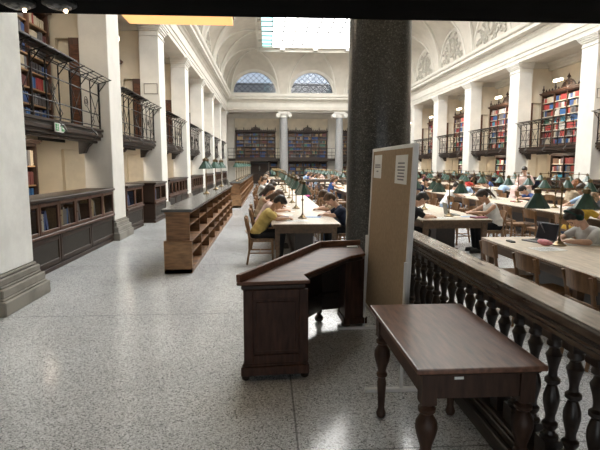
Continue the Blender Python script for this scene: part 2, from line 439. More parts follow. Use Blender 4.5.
for side, P in (('left', lambda a, d, z: (XL+d, a, ZS+z)), ('right', lambda a, d, z: (XR-d, a, ZS+z))):
    for (c, lo, hi, w, hl) in side_bays:
        g = G(); n = 32
        g.add([P(c+w*math.cos(PI*i/n), 0, hl*math.sin(PI*i/n)) for i in range(n+1)], [tuple(range(n+1))]); o = struct(g.build('wall_'+side, M['plaster']))
        g = G(); arch_band(g, P, c, w, hl, -.16, .02, .06); struct(g.build('trim_9', M['trimstone'], o, smooth=True))
        g = G(); relief(g, P, c, w-.15, hl-.12, int(c*10)); struct(g.build('trim_10', M['relief'], o, smooth=True))
# back lunettes: latticed windows with sky behind; front lunettes: added glowing fill panes
PBk = lambda a, d, z: (a, YB-d, ZS+z)
PFr = lambda a, d, z: (a, Y0+d, ZS+z)
for k, (c, lo, hi, w, hl) in enumerate(end_bays):
    R = 1.84; n = 40
    for P, front in ((PBk, False), (PFr, True)):
        g = G()
        if front:
            g.add([P(c+(w+.02)*math.cos(PI*i/n), 0, (hl+.02)*math.sin(PI*i/n)) for i in range(n+1)]+[P(c+R*math.cos(PI*i/n), 0, R*math.sin(PI*i/n)) for i in range(n+1)], [(i, i+1, n+2+i, n+1+i) for i in range(n)])
            struct(g.build('wall_front', M['plaster']))
            g = G(); arch_band(g, P, c, w, hl, -.02, .14, .1); arch_band(g, P, c, R, R, 0.0, .12, .05); win = struct(g.build('window_%d' % (k+5), M['trimstone'], smooth=True))
            g = G(); g.add([P(c+R*math.cos(PI*i/n), -.02, R*math.sin(PI*i/n)) for i in range(n+1)], [tuple(range(n+1))]); struct(g.build('window_pane', M['day_glass'], win)); continue  # unseen front window, its glowing pane added to brighten the hall
        g.add([P(c+(w+.02)*math.cos(PI*i/n), 0, (hl+.02)*math.sin(PI*i/n)) for i in range(n+1)]+[P(c+R*math.cos(PI*i/n), 0, R*math.sin(PI*i/n)) for i in range(n+1)]
              + [P(c+R*math.cos(PI*i/n), -.35, R*math.sin(PI*i/n)) for i in range(n+1)],
              [(i, i+1, n+2+i, n+1+i) for i in range(n)]+[(n+1+i, n+2+i, 2*n+3+i, 2*n+2+i) for i in range(n)])
        struct(g.build('wall_back', M['plaster']))
        g = G(); arch_band(g, P, c, w, hl, -.02, .14, .1); arch_band(g, P, c, R, R, 0.0, .12, .05); struct(g.build('trim_11', M['trimstone'], smooth=True))
        g = G(); g.box(c-R, c+R, YB-.05, YB+.4, ZS-.02, ZS+.06)
        win = struct(g.build('window_%d' % (k+1), M['trimstone']))
        g = G(); g.add([P(c+(R-.02)*math.cos(PI*i/n), -.3, (R-.02)*math.sin(PI*i/n)) for i in range(n+1)], [tuple(range(n+1))]); struct(g.build('window_pane', M['glass'], win))
        g = G(); sp = .40
        for sg in (-1, 1):
            for i in range(-14, 28):
                # line z = sg*(a - a0) clipped to the half disc
                a0 = -R-2+i*sp*1.25; pts = []
                for j in range(81):
                    a = -R+2*R*j/80; z = sg*(a-a0)*.9
                    if z >= 0 and a*a+z*z <= R*R: pts.append((a, z))
                if len(pts) > 2: g.tube([P(c+pts[0][0], -.27, pts[0][1]), P(c+pts[-1][0], -.27, pts[-1][1])], .020, 4)
        for zz in (.02, .8): 
            hw = math.sqrt(R*R-zz*zz); g.tube([P(c-hw, -.26, zz), P(c+hw, -.26, zz)], .03, 4)
        struct(g.build('window_lattice', M['lead'], win))
# roof slope outside, seen through the lunettes
g = G(); g.add([(-9, 45.6, 7.0), (17, 45.6, 7.0), (17, 49.5, 9.55), (-9, 49.5, 9.55), (-9, 49.5, 7), (17, 49.5, 7)], [(0, 1, 2, 3), (3, 2, 5, 4)])
for i in range(26): 
    x = -8.5+i; g.tube([(x, 45.6, 7.03), (x, 49.5, 9.58)], .03, 4)
tag(g.build('outer_roof', M['roof']), 'grey metal roof slope outside behind the lattice lunette windows', 'roof', kind='structure')

# skylight
ZC = ZS+HC; sx0, sx1, sy0, sy1 = XL+DC, XR-DC, Y0+DC, YB-DC
fw = .26
g = G()
g.box(sx0-.1, sx1+.1, sy1-.02, sy1+.1, ZC-.36, ZC); g.box(sx0-.1, sx0+.02, sy0-.1, sy1+.1, ZC-.3, ZC); g.box(sx1-.02, sx1+.1, sy0-.1, sy1+.1, ZC-.3, ZC)
g.box(sx0-.1, sx0+fw, sy0-.1, sy1+.1, ZC-.04, ZC+.3); g.box(sx1-fw, sx1+.1, sy0-.1, sy1+.1, ZC-.04, ZC+.3)
g.box(sx0+fw, sx1-fw, sy1-fw, sy1+.1, ZC-.04, ZC+.3); g.box(sx0+fw, sx1-fw, sy0-.1, sy0+fw, ZC-.04, ZC+.3)
g.box(sx0+fw, sx0+fw+.06, sy0+fw, sy1-fw, ZC-.1, ZC-.02); g.box(sx1-fw-.06, sx1-fw, sy0+fw, sy1-fw, ZC-.1, ZC-.02); g.box(sx0+fw, sx1-fw, sy1-fw-.06, sy1-fw, ZC-.1, ZC-.02)
sk = struct(g.build('window_4', M['trimstone']), 'long glazed skylight in the vaulted ceiling')
gx = [sx0+fw+.8*i for i in range(1, 11) if sx0+fw+.8*i < sx1-fw-.1]
g = G(); g.box(gx[0], gx[-1], sy0+fw, sy1-fw, ZC+.06, ZC+.1); struct(g.build('skylight_pane', M['sky_glass'], sk))
g = G(); g.box(sx0+fw, gx[0], sy0+fw, sy1-fw, ZC+.06, ZC+.1); g.box(gx[-1], sx1-fw, sy0+fw, sy1-fw, ZC+.06, ZC+.1); struct(g.build('skylight_edge_pane', M['teal_glass'], sk))
g = G()
for x in gx: g.box(x-.035, x+.035, sy0+fw, sy1-fw, ZC, ZC+.07)
y = sy0+fw+1.2; i = 0
while y < sy1-fw:
    t = .08 if i % 3 == 0 else .04; g.box(sx0+fw, sx1-fw, y-t, y+t, ZC, ZC+.07); y += 1.25; i += 1
struct(g.build('skylight_bars', M['bars'], sk))
g = G()
for x in (XL+DC+1.9, XC, XR-DC-1.9): g.box(x-.18, x+.18, sy1-.45, sy1-.1, ZC-.3, ZC-.04)
for yy in [sy1-2.6*i for i in range(1, 12)]: 
    g.box(sx0-.02, sx0+.25, yy-.12, yy+.12, ZC-.22, ZC-.04); g.box(sx1-.25, sx1+.02, yy-.12, yy+.12, ZC-.22, ZC-.04)
struct(g.build('skylight_brackets', M['trimstone'], sk))
for yy in [sy0+.2]: pass

# piers
def pier_parts(w, d):
    """square pier: nave face at x=0, going to -x (left side); centred in y"""
    out = []
    g = G(); g.box(-d, 0, -w/2, w/2, .45, ZE-.42); out.append(('shaft', g))
    g = G()
    for o, z0, z1 in ((.14, 0, .17), (.11, .17, .20), (.10, .20, .30), (.065, .30, .33), (.055, .33, .41), (.025, .41, .45)):
        g.box(-d-.02, o, -w/2-o, w/2+o, z0, z1)
    out.append(('base', g))
    g = G(); g.box(-d, .03, -w/2-.03, w/2+.03, ZE-.42, ZE-.37); g.box(-d, .004, -w/2-.004, w/2+.004, ZE-.37, ZE-.26)
    for o, z0, z1 in ((.05, ZE-.26, ZE-.20), (.09, ZE-.20, ZE-.13), (.13, ZE-.13, ZE-.08), (.16, ZE-.08, ZE)): g.box(-d, o, -w/2-o, w/2+o, z0, z1)
    out.append(('capital', g)); return out
def pier(x, y, rz, label, w=.92, d=PD, shaft='stone'):
    t = thing('stone_pier', label, 'pier', (x, y, 0), rz, 'white piers of the colonnades')
    for nm, g in pier_parts(w, d): g.build(nm, M['base_stone'] if nm == 'base' else M[shaft], t, bev=.012)
    return t
pier(XL+.4, 6.3, 0, 'white stone pier at the left edge, nearest of the left row', .90, .9, 'old_stone')
pl = None
for i, y in enumerate(PY):
    nl = ORD[i+1]+' white pier of the left row, counted from the nearest' if i < 6 else 'farthest white pier of the left row, in the back corner'
    nr = ('white pier of the right row beyond the right edge of the view' if i == 0 else ORD[i-1]+' white pier from the right edge in the right row') if i < 6 else 'farthest white pier of the right row, in the back corner'
    if pl is None: pl = pier(XL, y, 0, nl)
    else: dup(pl, (XL, y, 0), 0, nl)
    dup(pl, (XR, y, 0), PI, nr)
# name plaques on piers
def plaque(x, y, z, rz, label):
    t = thing('wall_plaque', label, 'plaque', (x, y, z), rz)
    g = G(); g.box(-.21, .21, -.012, 0, -.16, .16); g.build('plate', M['stone'], t)
    g = G(); 
    for a in ((-.22, .22, .15, .17), (-.22, .22, -.17, -.15), (-.22, -.20, -.17, .17), (.20, .22, -.17, .17)): g.box(a[0], a[1], -.025, 0, a[2], a[3])
    g.build('frame', M['base_stone'], t); return t
plaque(XL-.28, PY[1]-.462, 4.2, 0, 'framed stone plaque on the second nearest full left pier')
plaque(XR+.28, PY[1]-.462, 4.2, 0, 'framed stone plaque on the pier at the right edge')

# back Ionic columns, the granite column in front
def ionic(x, y, label, r0, r1, shaft, h=ZE):
    t = thing('ionic_column', label, 'column', (x, y, 0))
    g = G(); g.lathe([(r0+.02, .42)]+[(r0+(r1-r0)*(i/10)**1.5, .42+(h-.9)*i/10) for i in range(11)], n=40); g.build('shaft', shaft, t, smooth=True)
    g = G(); g.cbox((0, 0, .09), (r0*2.7, r0*2.7, .18)); g.lathe([(r0*1.3, .18), (r0*1.36, .23), (r0*1.3, .28), (r0*1.1, .30), (r0*1.1, .34), (r0*1.18, .37), (r0*1.12, .41), (r0*1.03, .43)], n=40)
    g.build('base', M['stone'], t, smooth=True)
    g = G(); z = h-.48
    g.lathe([(r1, z), (r1+.05, z+.03), (r1+.02, z+.08), (r1+.1, z+.2), (r1+.12, z+.26)], n=32)
    for sx in (-1, 1):
        cx = sx*(r1+.17)
        for sy in (-1, 1):
            pts = []
            for i in range(30):
                q = i/29; a = PI/2-sx*q*2.4*2*PI; rr = .19*(1-.85*q)
                pts.append((cx+rr*math.cos(a), sy*(r1+.06), z+.18+rr*math.sin(a)))
            g.tube(pts, .035, 6)
        g.M = Matrix.Translation((cx, 0, z+.18)) @ Matrix.Rotation(PI/2, 4, 'X')
        g.lathe([(.17, -r1-.05), (.12, 0), (.17, r1+.05)], n=18); g.M = Matrix()
    g.box(-r1-.18, r1+.18, -r1-.08, r1+.08, z+.28, z+.37); g.box(-r1-.16, r1+.16, -r1-.14, r1+.14, z+.37, z+.48)
    g.build('capital', M['stone'], t, smooth=True); return t
ionic(1.50, YB, 'grey column with white scroll capital at the back, left of the pair', .37, .32, M['grey_granite'])
ionic(6.38, YB, 'grey column with white scroll capital at the back, right of the pair', .37, .32, M['grey_granite'])
ionic(1.425, 6.4, 'polished black granite column beside the pinboard',   .405, .355, M['granite'])
ionic(6.38, 6.4, 'granite column of the front screen outside the view on the right', .41, .36, M['granite'])
# pilasters on the back wall
g = G()
for x in (XL+.2, 1.5, 6.05, XR-.2): g.box(x-.35, x+.35, 47.2, 47.4, 0, ZE+.15); g.box(x-.4, x+.4, 47.15, 47.4, ZE-.3, ZE+.15)
g.box(XL, XR, 47.1, 47.4, ZE-.15, ZE+.15); g.box(XL, XR, 47.2, 47.4, ZE-.3, ZE-.15)
struct(g.build('trim_12', M['trimstone'], bev=.01))

# ------------------------------------------------------------------ galleries, bookcases, books
def side_word(s): return 'left' if s < 0 else 'right'
BAY = [((edges[i]+edges[i+1])/2, edges[i], edges[i+1]) for i in range(7)]

def make_balcony(hl):
    t = thing('gallery_balcony', 'x', 'balcony', (0, 0, 2.2))
    e = hl-.48
    g = G(); g.box(-1.44, -.45, -hl+.21, hl-.21, .2, .3); g.box(-.45, 0, -e, e, .2, .3); g.build('floor_slab', M['darker_wood'], t, bev=.008)
    g = G(); g.box(-.14, -.02, -e, e, .06, .2); g.box(-.05, .03, -e, e, .13, .2); g.box(-.2, -.1, -e, e, 0, .06); g.box(-.05, .045, -e, e, .25, .305)
    g.build('fascia', M['dark_wood'], t, bev=.008)
    for sy in (-1, 1):
        g = G(); pr = [(0, .19), (0, .12), (-.12, .09), (-.16, -.02), (-.24, -.1), (-.3, -.22), (-.42, -.24), (-.42, .19)]
        y0 = sy*(e-.22); g.add([(x, y0-.07, z) for x, z in pr]+[(x, y0+.07, z) for x, z in pr], [tuple(range(8)), tuple(range(15, 7, -1))]+[(i, (i+1) % 8, 8+(i+1) % 8, 8+i) for i in range(8)])
        g.build('bracket', M['darker_wood'], t)
    # iron railing
    g = G(); n = 9; st = 2*e/n; top = 1.3
    for i in range(n+1):
        y = -e+st*i; g.tube([(-.03, y, .3), (-.03, y, top)], .014 if i % 3 else .022, 6)
    for z in (.37, .62, 1.05, top): g.tube([(-.03, -e, z), (-.03, e, z)], .013, 6)
    g.build('railing', M['iron'], t)
    for i in range(n):
        g = G(); a, b = -e+st*i, -e+st*(i+1); m = (a+b)/2
        if i % 3 == 1:
            for r in (.05, .10): g.tube([(-.03, m+r*math.cos(2*PI*k/12), .83+r*math.sin(2*PI*k/12)) for k in range(12)], .008, 4, True)
        if i % 2 == 0: g.tube([(-.03, a, .38), (-.03, b, 1.04)], .008, 4); g.tube([(-.03, b, .38), (-.03, a, 1.04)], .008, 4)
        if g.v: g.build('crossed_bars', M['iron'], t)
    for y in (-e+st*1.5, 0, e-st*1.5):
        g = G()      # outward scroll braces under the bookrest
        pts = [(.02, y, .1), (.10, y, .06), (.17, y, .13), (.13, y, .22), (.06, y, .2)]
        g.tube(pts, .012, 5); g.tube([(.05, y, .28), (.16, y, .14)], .012, 5); g.tube([(-.02, y, .75), (.12, y, .42), (.05, y, .28)], .009, 5)
        g.build('scroll_brace', M['iron_pale'], t)
    g = G()
    for k in range(4): x = -.02+.085*k; g.tube([(x, -e, top+.03+.02*k), (x, e, top+.03+.02*k)], .011, 4)
    for i in range(n+1): y = -e+st*i; g.tube([(-.05, y, top), (.26, y, top+.09)], .012, 4); g.tube([(-.03, y, top-.18), (.14, y, top+.04)], .010, 4)
    g.build('bookrest_rails', M['iron'], t)
    g = G(); g.box(-.03, .25, -e+.3, -e+.3+st*4.8, top+.09, top+.115); g.build('bookrest', M['darker_wood'], t)
    return t
bal0 = None; balL = make_balcony(2.925); balL.location = (XL-.2, BAY[0][0], 2.2)
balL['label'] = 'dark iron railed gallery balcony above the long glazed cabinet, nearest on the left'; balL['group'] = 'gallery balconies between the piers'
for i in range(1, 7):
    c = BAY[i][0]
    L = ORD[i]+' gallery balcony from the front along the left wall'
    R = (ORD[i-2]+' gallery balcony from the right edge along the right wall') if i >= 2 else 'gallery balcony of the right wall just outside the view'
    if bal0 is None:
        bal0 = make_balcony(2.7); bal0.location = (XL-.2, c, 2.2); bal0['label'] = L; bal0['group'] = 'gallery balconies between the piers'
    else: dup(bal0, (XL-.2, c, 2.2), 0, L)
    dup(bal0, (XR+.15, c, 2.2), PI, R)
# exit sign on the nearest left balcony
t = thing('exit_sign', 'small green and white running man exit sign under the nearest left balcony', 'sign', (XL-.15, 9.2, 2.37))
g = G(); g.box(0, .02, -.20, .20, -.075, .075); g.build('plate', M['white_in'], t)
g = G(); g.box(.02, .024, -.185, -.06, -.06, .06); g.box(.02, .024, .06, .185, -.06, .06); g.build('green_field', M['exit_green'], t)
g = G()   # running figure, arrow, doorway
g.sphere((.026, -.115, .04), .012, 8, 5, (.3, 1, 1)); g.tube([(.026, -.12, .025), (.026, -.128, -.01), (.026, -.11, -.03), (.026, -.115, -.05)], .006, 4); g.tube([(.026, -.128, -.01), (.026, -.15, -.03), (.026, -.165, -.03)], .006, 4)
g.tube([(.026, -.12, .02), (.026, -.10, .008), (.026, -.09, .02)], .005, 4); g.tube([(.026, -.12, .02), (.026, -.143, .012)], .005, 4)
g.box(.024, .028, .085, .13, -.008, .008); g.prism([(0, 0)]*0 or [(.024, .125), (.028, .125), (.028, .165), (.024, .165)], -.018, .018)
g.build('pictogram', M['white_in'], t)

# ---- bookcases
BC = [((.14, .135, .14), 3), ((.05, .045, .05), 3), ((.30, .035, .035), 3), ((.40, .06, .05), 2), ((.03, .07, .20), 3), ((.03, .11, .28), 1), ((.05, .14, .10), 2), ((.20, .11, .05), 3),
      ((.34, .24, .12), 2), ((.50, .44, .33), 2), ((.10, .055, .035), 4), ((.12, .04, .04), 2), ((.04, .26, .38), 1), ((.50, .48, .44), 3)]
BN = ['grey', 'black', 'red', 'bright red', 'navy', 'blue', 'green', 'brown', 'tan', 'cream', 'dark brown', 'maroon', 'turquoise', 'white']
M['shelf_edge'] = mat('pale_shelf', (.62, .56, .46), .6)
BM = [mat('book_'+n.replace(' ', '_'), c, .55, var=.12, scale=15) for n, (c, w) in zip(BN, BC)]
BW_ = [w for c, w in BC]
g = G(); g.box(-.5, .5, -.5, .5, 0, 1)
# unit book: spine faces +x
g = G(); g.mi = 0
g.box(-.5, .5, -.5, -.38, 0, 1); g.box(-.5, .5, .38, .5, 0, 1)
g.add([(.5, -.38, 0), (.5, .38, 0), (.5, .38, 1), (.5, -.38, 1)], [(0, 1, 2, 3)])
g.add([(.53, -.42, .12), (.53, .42, .12), (.53, .42, .17), (.53, -.42, .17), (.53, -.42, .8), (.53, .42, .8), (.53, .42, .85), (.53, -.42, .85)], [(0, 1, 2, 3), (4, 5, 6, 7)])
g.mi = 1; g.box(-.46, .499, -.38, .38, .03, .96)
bproto = g.build('book', [BM[0], M['paper']]); BMESH = bproto.data; bpy.data.objects.remove(bproto)
stuff = G(); NB = [0]
PAL = {'L': [0, 0, 0, 1, 1, 1, 4, 4, 5, 6, 10, 11, 2, 9], 'R': [2, 3, 3, 3, 2, 9, 9, 13, 13, 11, 0, 5, 0, 2, 8, 4, 12, 6, 10], 'B': [0, 1, 1, 10, 4, 4, 6, 11, 10, 0, 8]}
MODE = ['L']
def one_book(x, y, z, th, h, d, ci, s, label, group, tilt=0):
    o = bpy.data.objects.new('book', BMESH); C.objects.link(o)
    o.location = (x, y, z); o.scale = (d, th, h); o.rotation_euler = (tilt, 0, 0 if s > 0 else PI)
    o.material_slots[0].link = 'OBJECT'; o.material_slots[0].material = BM[ci]
    tag(o, label, 'book', group); NB[0] += 1
    return o
def fill_row(xf, y0, y1, z, hmax, s, rnd, single, where, dmax=.24, tone=None):
    """xf: x of the spines' front, s: direction the spines face"""
    y = y0+.01; k = 0; runc = rnd.choice(PAL[MODE[0]]); left = 0
    while True:
        if left <= 0:
            left = rnd.choice((1, 1, 2, 3, 5, 8)); runc = rnd.choice(PAL[MODE[0]]); hh = rnd.uniform(.68, .95)*hmax; tt = rnd.uniform(.04, .075)
        th = tt*rnd.uniform(.9, 1.1); h = hh*rnd.uniform(.97, 1.02); left -= 1
        if y+th > y1-.01: break
        if rnd.random() < .035: y += .05
        if y+th > y1-.01: break
        d = dmax*rnd.uniform(.85, 1)
        if single:
            one_book(xf-s*d/2-s*rnd.uniform(0, .02), y+th/2, z+.001, th, h, d, runc, s, '%s book, %s from left, %s' % (BN[runc], ORD[min(k, 25)], where), 'library books in the left bay')
        else:
            stuff.mi = runc; x0 = xf-s*d
            stuff.box(min(x0, xf), max(x0, xf), y, y+th*.94, z+.001, z+h)
        y += th; k += 1
def bookcase(name, label, s, xf, y0, ncol, z0, zt, nrow, depth, cw, crown, rnd, single_cols=(), where='', group=None, mats=None, skiprows=0):
    """face at xf looking along s*x; columns laid from y0 upwards"""
    t = thing(name, label, 'bookcase', (0, 0, 0), 0, group)
    L = ncol*cw+.06; A = lambda a, b: (min(xf-s*a, xf-s*b), max(xf-s*a, xf-s*b)); wm = M['case_wood'] if MODE[0] != 'B' and name != 'floor_bookcase' else M['case_dark']
    base = .14
    g = G(); x = A(0, depth)
    g.box(x[0], x[1], y0-.03, y0+L+.03-.06+.06, z0, z0+base)
    g.box(x[0], x[1], y0, y0+L, zt-.05, zt)
    for i in range(ncol+1): yy = y0+i*cw; xx = A(.0, depth); g.box(xx[0], xx[1], yy, yy+.06, z0+base, zt-.05)
    g.build('carcass', wm, t, bev=.006)
    g = G(); x = A(depth-.02, depth); g.box(x[0], x[1], y0+.03, y0+L-.03, z0+base, zt-.05); g.build('back_board', M['shadow_back'], t)
    rh = (zt-.05-z0-base)/nrow; x = A(.03, depth-.02)
    for r in range(nrow):
        for c in range(ncol):
            if r: 
                pass
        if r:
            g = G()
            for c in range(ncol): g.box(x[0], x[1], y0+c*cw+.06, y0+(c+1)*cw, z0+base+r*rh-.03, z0+base+r*rh)
            g.build('shelf', M['shelf_edge'] if s < 0 else M['shelf_pale'], t)
        for c in range(ncol):
            sg = c in single_cols and NB[0] < 292
            if r < skiprows: continue
            fill_row(xf-s*.05, y0+c*cw+.06, y0+(c+1)*cw, z0+base+r*rh, rh-.05, s, rnd, sg,
                     '%s row, %s' % (ORD[r], where % ORD[c] if where else ''))
    g = G(); x = A(-.06, depth+.02-.02)
    g.box(x[0], x[1], y0-.05, y0+L+.05, zt, zt+.05); x = A(-.09, depth); g.box(x[0], x[1], y0-.08, y0+L+.08, zt+.05, zt+.09); g.build('cornice', wm, t, bev=.008)
    if crown:
        g = G(); xm = xf-s*.05
        for i in range(ncol+1):
            yy = y0+i*cw+.03
            g.lathe([(.05, 0), (.05, .06), (.03, .09), (.055, .15), (.045, .2), (.015, .26), (.025, .3), (0, .36)], (xm, yy, zt+.09), 8)
            if i < ncol:
                for q in (.25, .5, .75): g.lathe([(.03, 0), (.03, .03), (.045, .08), (.01, .14), (0, .18)], (xm, yy+cw*q, zt+.09), 8)
                g.box(xm-.015, xm+.015, yy, yy+cw, zt+.09, zt+.15)
        g.build('finials', M['case_dark'], t, smooth=True)
        g = G(); ym = y0+L/2
        for rr, w_ in ((.44, .04), (.33, .03)):
            g.tube([(xm, ym+rr*math.cos(PI*i/14), zt+.1+rr*.72*math.sin(PI*i/14)) for i in range(15)], w_, 6)
        g.add([(xm, ym+.38*math.cos(PI*i/14), zt+.09+.28*math.sin(PI*i/14)) for i in range(15)]+[(xm-s*.06, ym+.38*math.cos(PI*i/14), zt+.09+.28*math.sin(PI*i/14)) for i in range(15)],
              [tuple(range(15)), tuple(range(29, 14, -1))]+[(i, i+1, 16+i, 15+i) for i in range(14)])
        g.lathe([(.06, 0), (.04, .1), (.08, .16), (.03, .24), (0, .32)], (xm, ym, zt+.38), 8)
        g.build('pediment', M['case_dark'], t, smooth=True)
    return t
rnd = random.Random(11)
# left gallery cases
for i in range(7):
    c, lo, hi = BAY[i]; y1 = hi-.36; w = .95; nc = 4 if i else 4
    bookcase('gallery_bookcase', (ORD[i]+' gallery bookcase from the front on the left, filled with books') if i else 'tall gallery bookcase of books behind the nearest left balcony',
             1, AL+.55, y1-nc*w-.06, nc, 2.5, 5.0, 7, .5, w, True, rnd, (2, 3) if i == 0 else (), '%s column, nearest left gallery bookcase', 'gallery bookcases of the left wall')
    if i == 0:
        bookcase('floor_bookcase', 'dark bookcase under the nearest left balcony behind the cabinet', 1, AL+.55, y1-nc*w-.06-.95, nc, 0, 2.15, 5, .5, w, False, rnd, (3,), '%s column, bookcase under nearest left balcony', None, None, 2)
    else:
        bookcase('floor_bookcase', ORD[i]+' dark bookcase from the front under the left balconies', 1, AL+.55, y1-2*w-.06, 2, 0, 2.15, 5, .5, w, False, rnd, (), '', 'floor bookcases of the left wall', None, 1)
MODE[0] = 'R'
for i in range(1, 7):
    c, lo, hi = BAY[i]; y1 = hi-.36; w = .95
    bookcase('gallery_bookcase', (ORD[i-2]+' gallery bookcase from the right edge on the right wall, full of coloured books') if i > 1 else 'gallery bookcase on the right wall hidden by the nearest pier', -1, AR-.5, y1-4*w-.06, 4, 2.5, 4.85, 7, .45, w, True, rnd, (), '', 'gallery bookcases of the right wall')
    bookcase('floor_bookcase', (ORD[i-2]+' dark bookcase from the right edge under the right balconies') if i > 1 else 'dark bookcase under the right balconies hidden by the nearest pier', -1, AR-.5, y1-4*w-.1, 3, 0, 2.15, 6, .45, w, False, rnd, (), '', 'floor bookcases of the right wall', None, 2)
MODE[0] = 'B'
# back wall cases (face -y): build along x by rotating an x-facing layout
def back_case(label, x0, ncol, z0, zt, nrow, cw, crown, rnd):
    before = set(bpy.data.objects); n0 = len(stuff.v)
    t = bookcase('back_bookcase', label, 1, 0, 0, ncol, z0, zt, nrow, .42, cw, crown, rnd, (), '', 'bookcases of the back wall')
    R = Matrix.Translation((x0, 46.9, 0)) @ Matrix.Rotation(-PI/2, 4, 'Z')
    L = ncol*cw+.06
    t.matrix_world = R
    for k in range(n0, len(stuff.v)): stuff.v[k] = tuple(R @ Vector(stuff.v[k]))
for lab, x0, nc in (('left back wall gallery bookcase with dark carved cresting, left of the columns', -2.85, 5), ('back wall gallery bookcase with carved cresting between the two grey columns', 1.95, 5), ('back wall gallery bookcase behind the black granite column', 6.75, 5)):
    back_case(lab, x0, nc, 2.3, 4.75, 7, .72, True, rnd)
for lab, x0, nc in (('dark lower bookcase at the back beside the door', .2, 1), ('dark lower bookcase at the back between the grey columns', 1.95, 5), ('dark lower bookcase at the back behind the granite column', 6.75, 5)):
    back_case(lab, x0, nc, 0, 2.0, 5, .72, False, rnd)
tag(stuff.build('books', BM), 'many small coloured books filling the farther shelves of the hall', 'books', kind='stuff')
# back gallery
t = thing('back_gallery', 'dark gallery walkway with thin iron railing along the back wall', 'balcony', (XC, 46.0, 2.08))
g = G(); g.box(XL-XC, XR-XC, 0, 1.4, .1, .22); g.box(XL-XC, XR-XC, -.04, .08, 0, .24); g.build('floor_slab', M['darker_wood'], t)
g = G()
for z in (.5, .8, 1.15): g.tube([(XL-XC, 0, z), (XR-XC, 0, z)], .018, 5)
for i in range(31): x = (XL-XC)+(XR-XL)*i/30; g.tube([(x, 0, .2), (x, 0, 1.15)], .014, 5)
g.build('railing', M['iron'], t)
# door in the back wall
g = G(); g.box(-1.55, .15, 47.28, 47.42, 0, 2.05); d = struct(g.build('door_1', M['darker_wood'], bev=.01), 'dark carved double door under the back gallery')
g = G()
for k in range(2):
    for z0, z1 in ((.2, .9), (1.05, 1.85)): x0 = -1.4+k*.78; g.box(x0, x0+.62, 47.25, 47.28, z0, z1)
struct(g.build('door_panels', M['dark_wood'], d, bev=.012))
g = G(); g.box(-.78, -.60, 47.22, 47.26, 1.4, 1.48); g.box(-.72, -.66, 47.22, 47.26, 1.2, 1.6); struct(g.build('door_ornament', M['base_stone'], d))
# wooden door leaves in the gallery doorways (cross walls) and picture lights over the cases
dl = None
for i in range(1, 7):
    y = PY[i-1]
    for s in (-1, 1):
        F = XL if s < 0 else XR
        lab = '%s doorway from the front of the %s gallery' % (ORD[i-1], side_word(s))
        g = G(); x0 = F+s*.63; x1 = F+s*(.92 if s < 0 else .82); g.box(min(x0, x1), max(x0, x1), y-.25, y-.20, 2.5, 4.55)
        o = struct(g.build('door_%d' % (2+i*2+(s > 0)), M['case_wood'], bev=.008), 'brown wooden gallery door panel, '+lab)
        g = G()
        for z0, z1 in ((2.65, 3.3), (3.4, 4.4)): g.box(min(x0, x1)+.05, max(x0, x1)-.05, y-.262, y-.25, z0, z1)
        struct(g.build('door_panels', M['red_wood'], o))
        g = G(); x0 = F+s*.63; x1 = F+s*1.22; g.box(min(x0, x1), max(x0, x1), y-.03, y+.03, 2.5, 4.55); g.box(min(x0, x1), max(x0, x1), y-.03, y+.03, 0, 2.08); struct(g.build('door_panel', M['door_paint'], o))
def picture_light(x, y, z, s, label):
    t = thing('picture_light', label, 'lamp', (x, y, z), 0, 'shelf lights over the gallery bookcases')
    g = G(); g.tube([(0, 0, 0), (s*.2, 0, .22), (s*.42, 0, .2)], .014, 6); g.build('arm', M['brass'], t)
    g = G(); g.box(s*.42-.06, s*.42+.06, -.3, .3, .17, .22); g.build('shade', M['white_in'], t)
    g = G(); g.box(s*.42-.045, s*.42+.045, -.28, .28, .10, .17); g.build('tube', M['lamp_white'], t)
    ld = bpy.data.lights.new('shelf_lamp', 'AREA'); ld.shape = 'RECTANGLE'; ld.size = .5; ld.size_y = .1; ld.energy = 22; ld.color = (1, .86, .68)
    lo_ = bpy.data.objects.new('shelf_lamp', ld); C.objects.link(lo_); lo_.parent = t; lo_.location = (s*.42, 0, .09); lo_.rotation_euler = (0, 0, PI/2)
for i in range(0, 7):
    picture_light(AL+.58, BAY[i][0]+.3, 5.22, 1, ORD[i]+' white shelf light from the front above the left gallery bookcases')
    if i > 0: picture_light(AR-.53, BAY[i][0]+.35, 5.08, -1, ORD[i-1]+' white shelf light from the front over the right gallery bookcases')

def gallery_lamp(x, y, s, label):  # unseen tube added to brighten the alcove below the gallery
    t = thing('gallery_lamp', label, 'lamp', (x, y, 2.4), 0, 'lamps under the galleries')
    g = G(); g.box(-.05, .05, -.6, .6, -.05, .0); g.box(s*.05, s*.06, -.62, .62, -.22, .0); g.build('housing', M['iron'], t)  # skirt keeps the added tube's reflection off the floor
    g = G(); g.box(-.03, .03, -.58, .58, -.07, -.05); g.build('tube', M['lamp_soft'], t)
    ld = bpy.data.lights.new('gallery_tube', 'AREA'); ld.shape = 'RECTANGLE'; ld.size = .08; ld.size_y = 1.2; ld.energy = 20; ld.color = (1, .86, .68)
    lo_ = bpy.data.objects.new('gallery_tube', ld); C.objects.link(lo_); lo_.parent = t; lo_.location = (0, 0, -.085)
for i in range(7):
    gallery_lamp(XL-.75, BAY[i][0]+1.0, 1, 'tube lamp under the %s left gallery from the front' % ORD[i])
    if i: gallery_lamp(XR+.7, BAY[i][0]+1.0, -1, 'tube lamp under the %s right gallery from the front' % ORD[i-1])
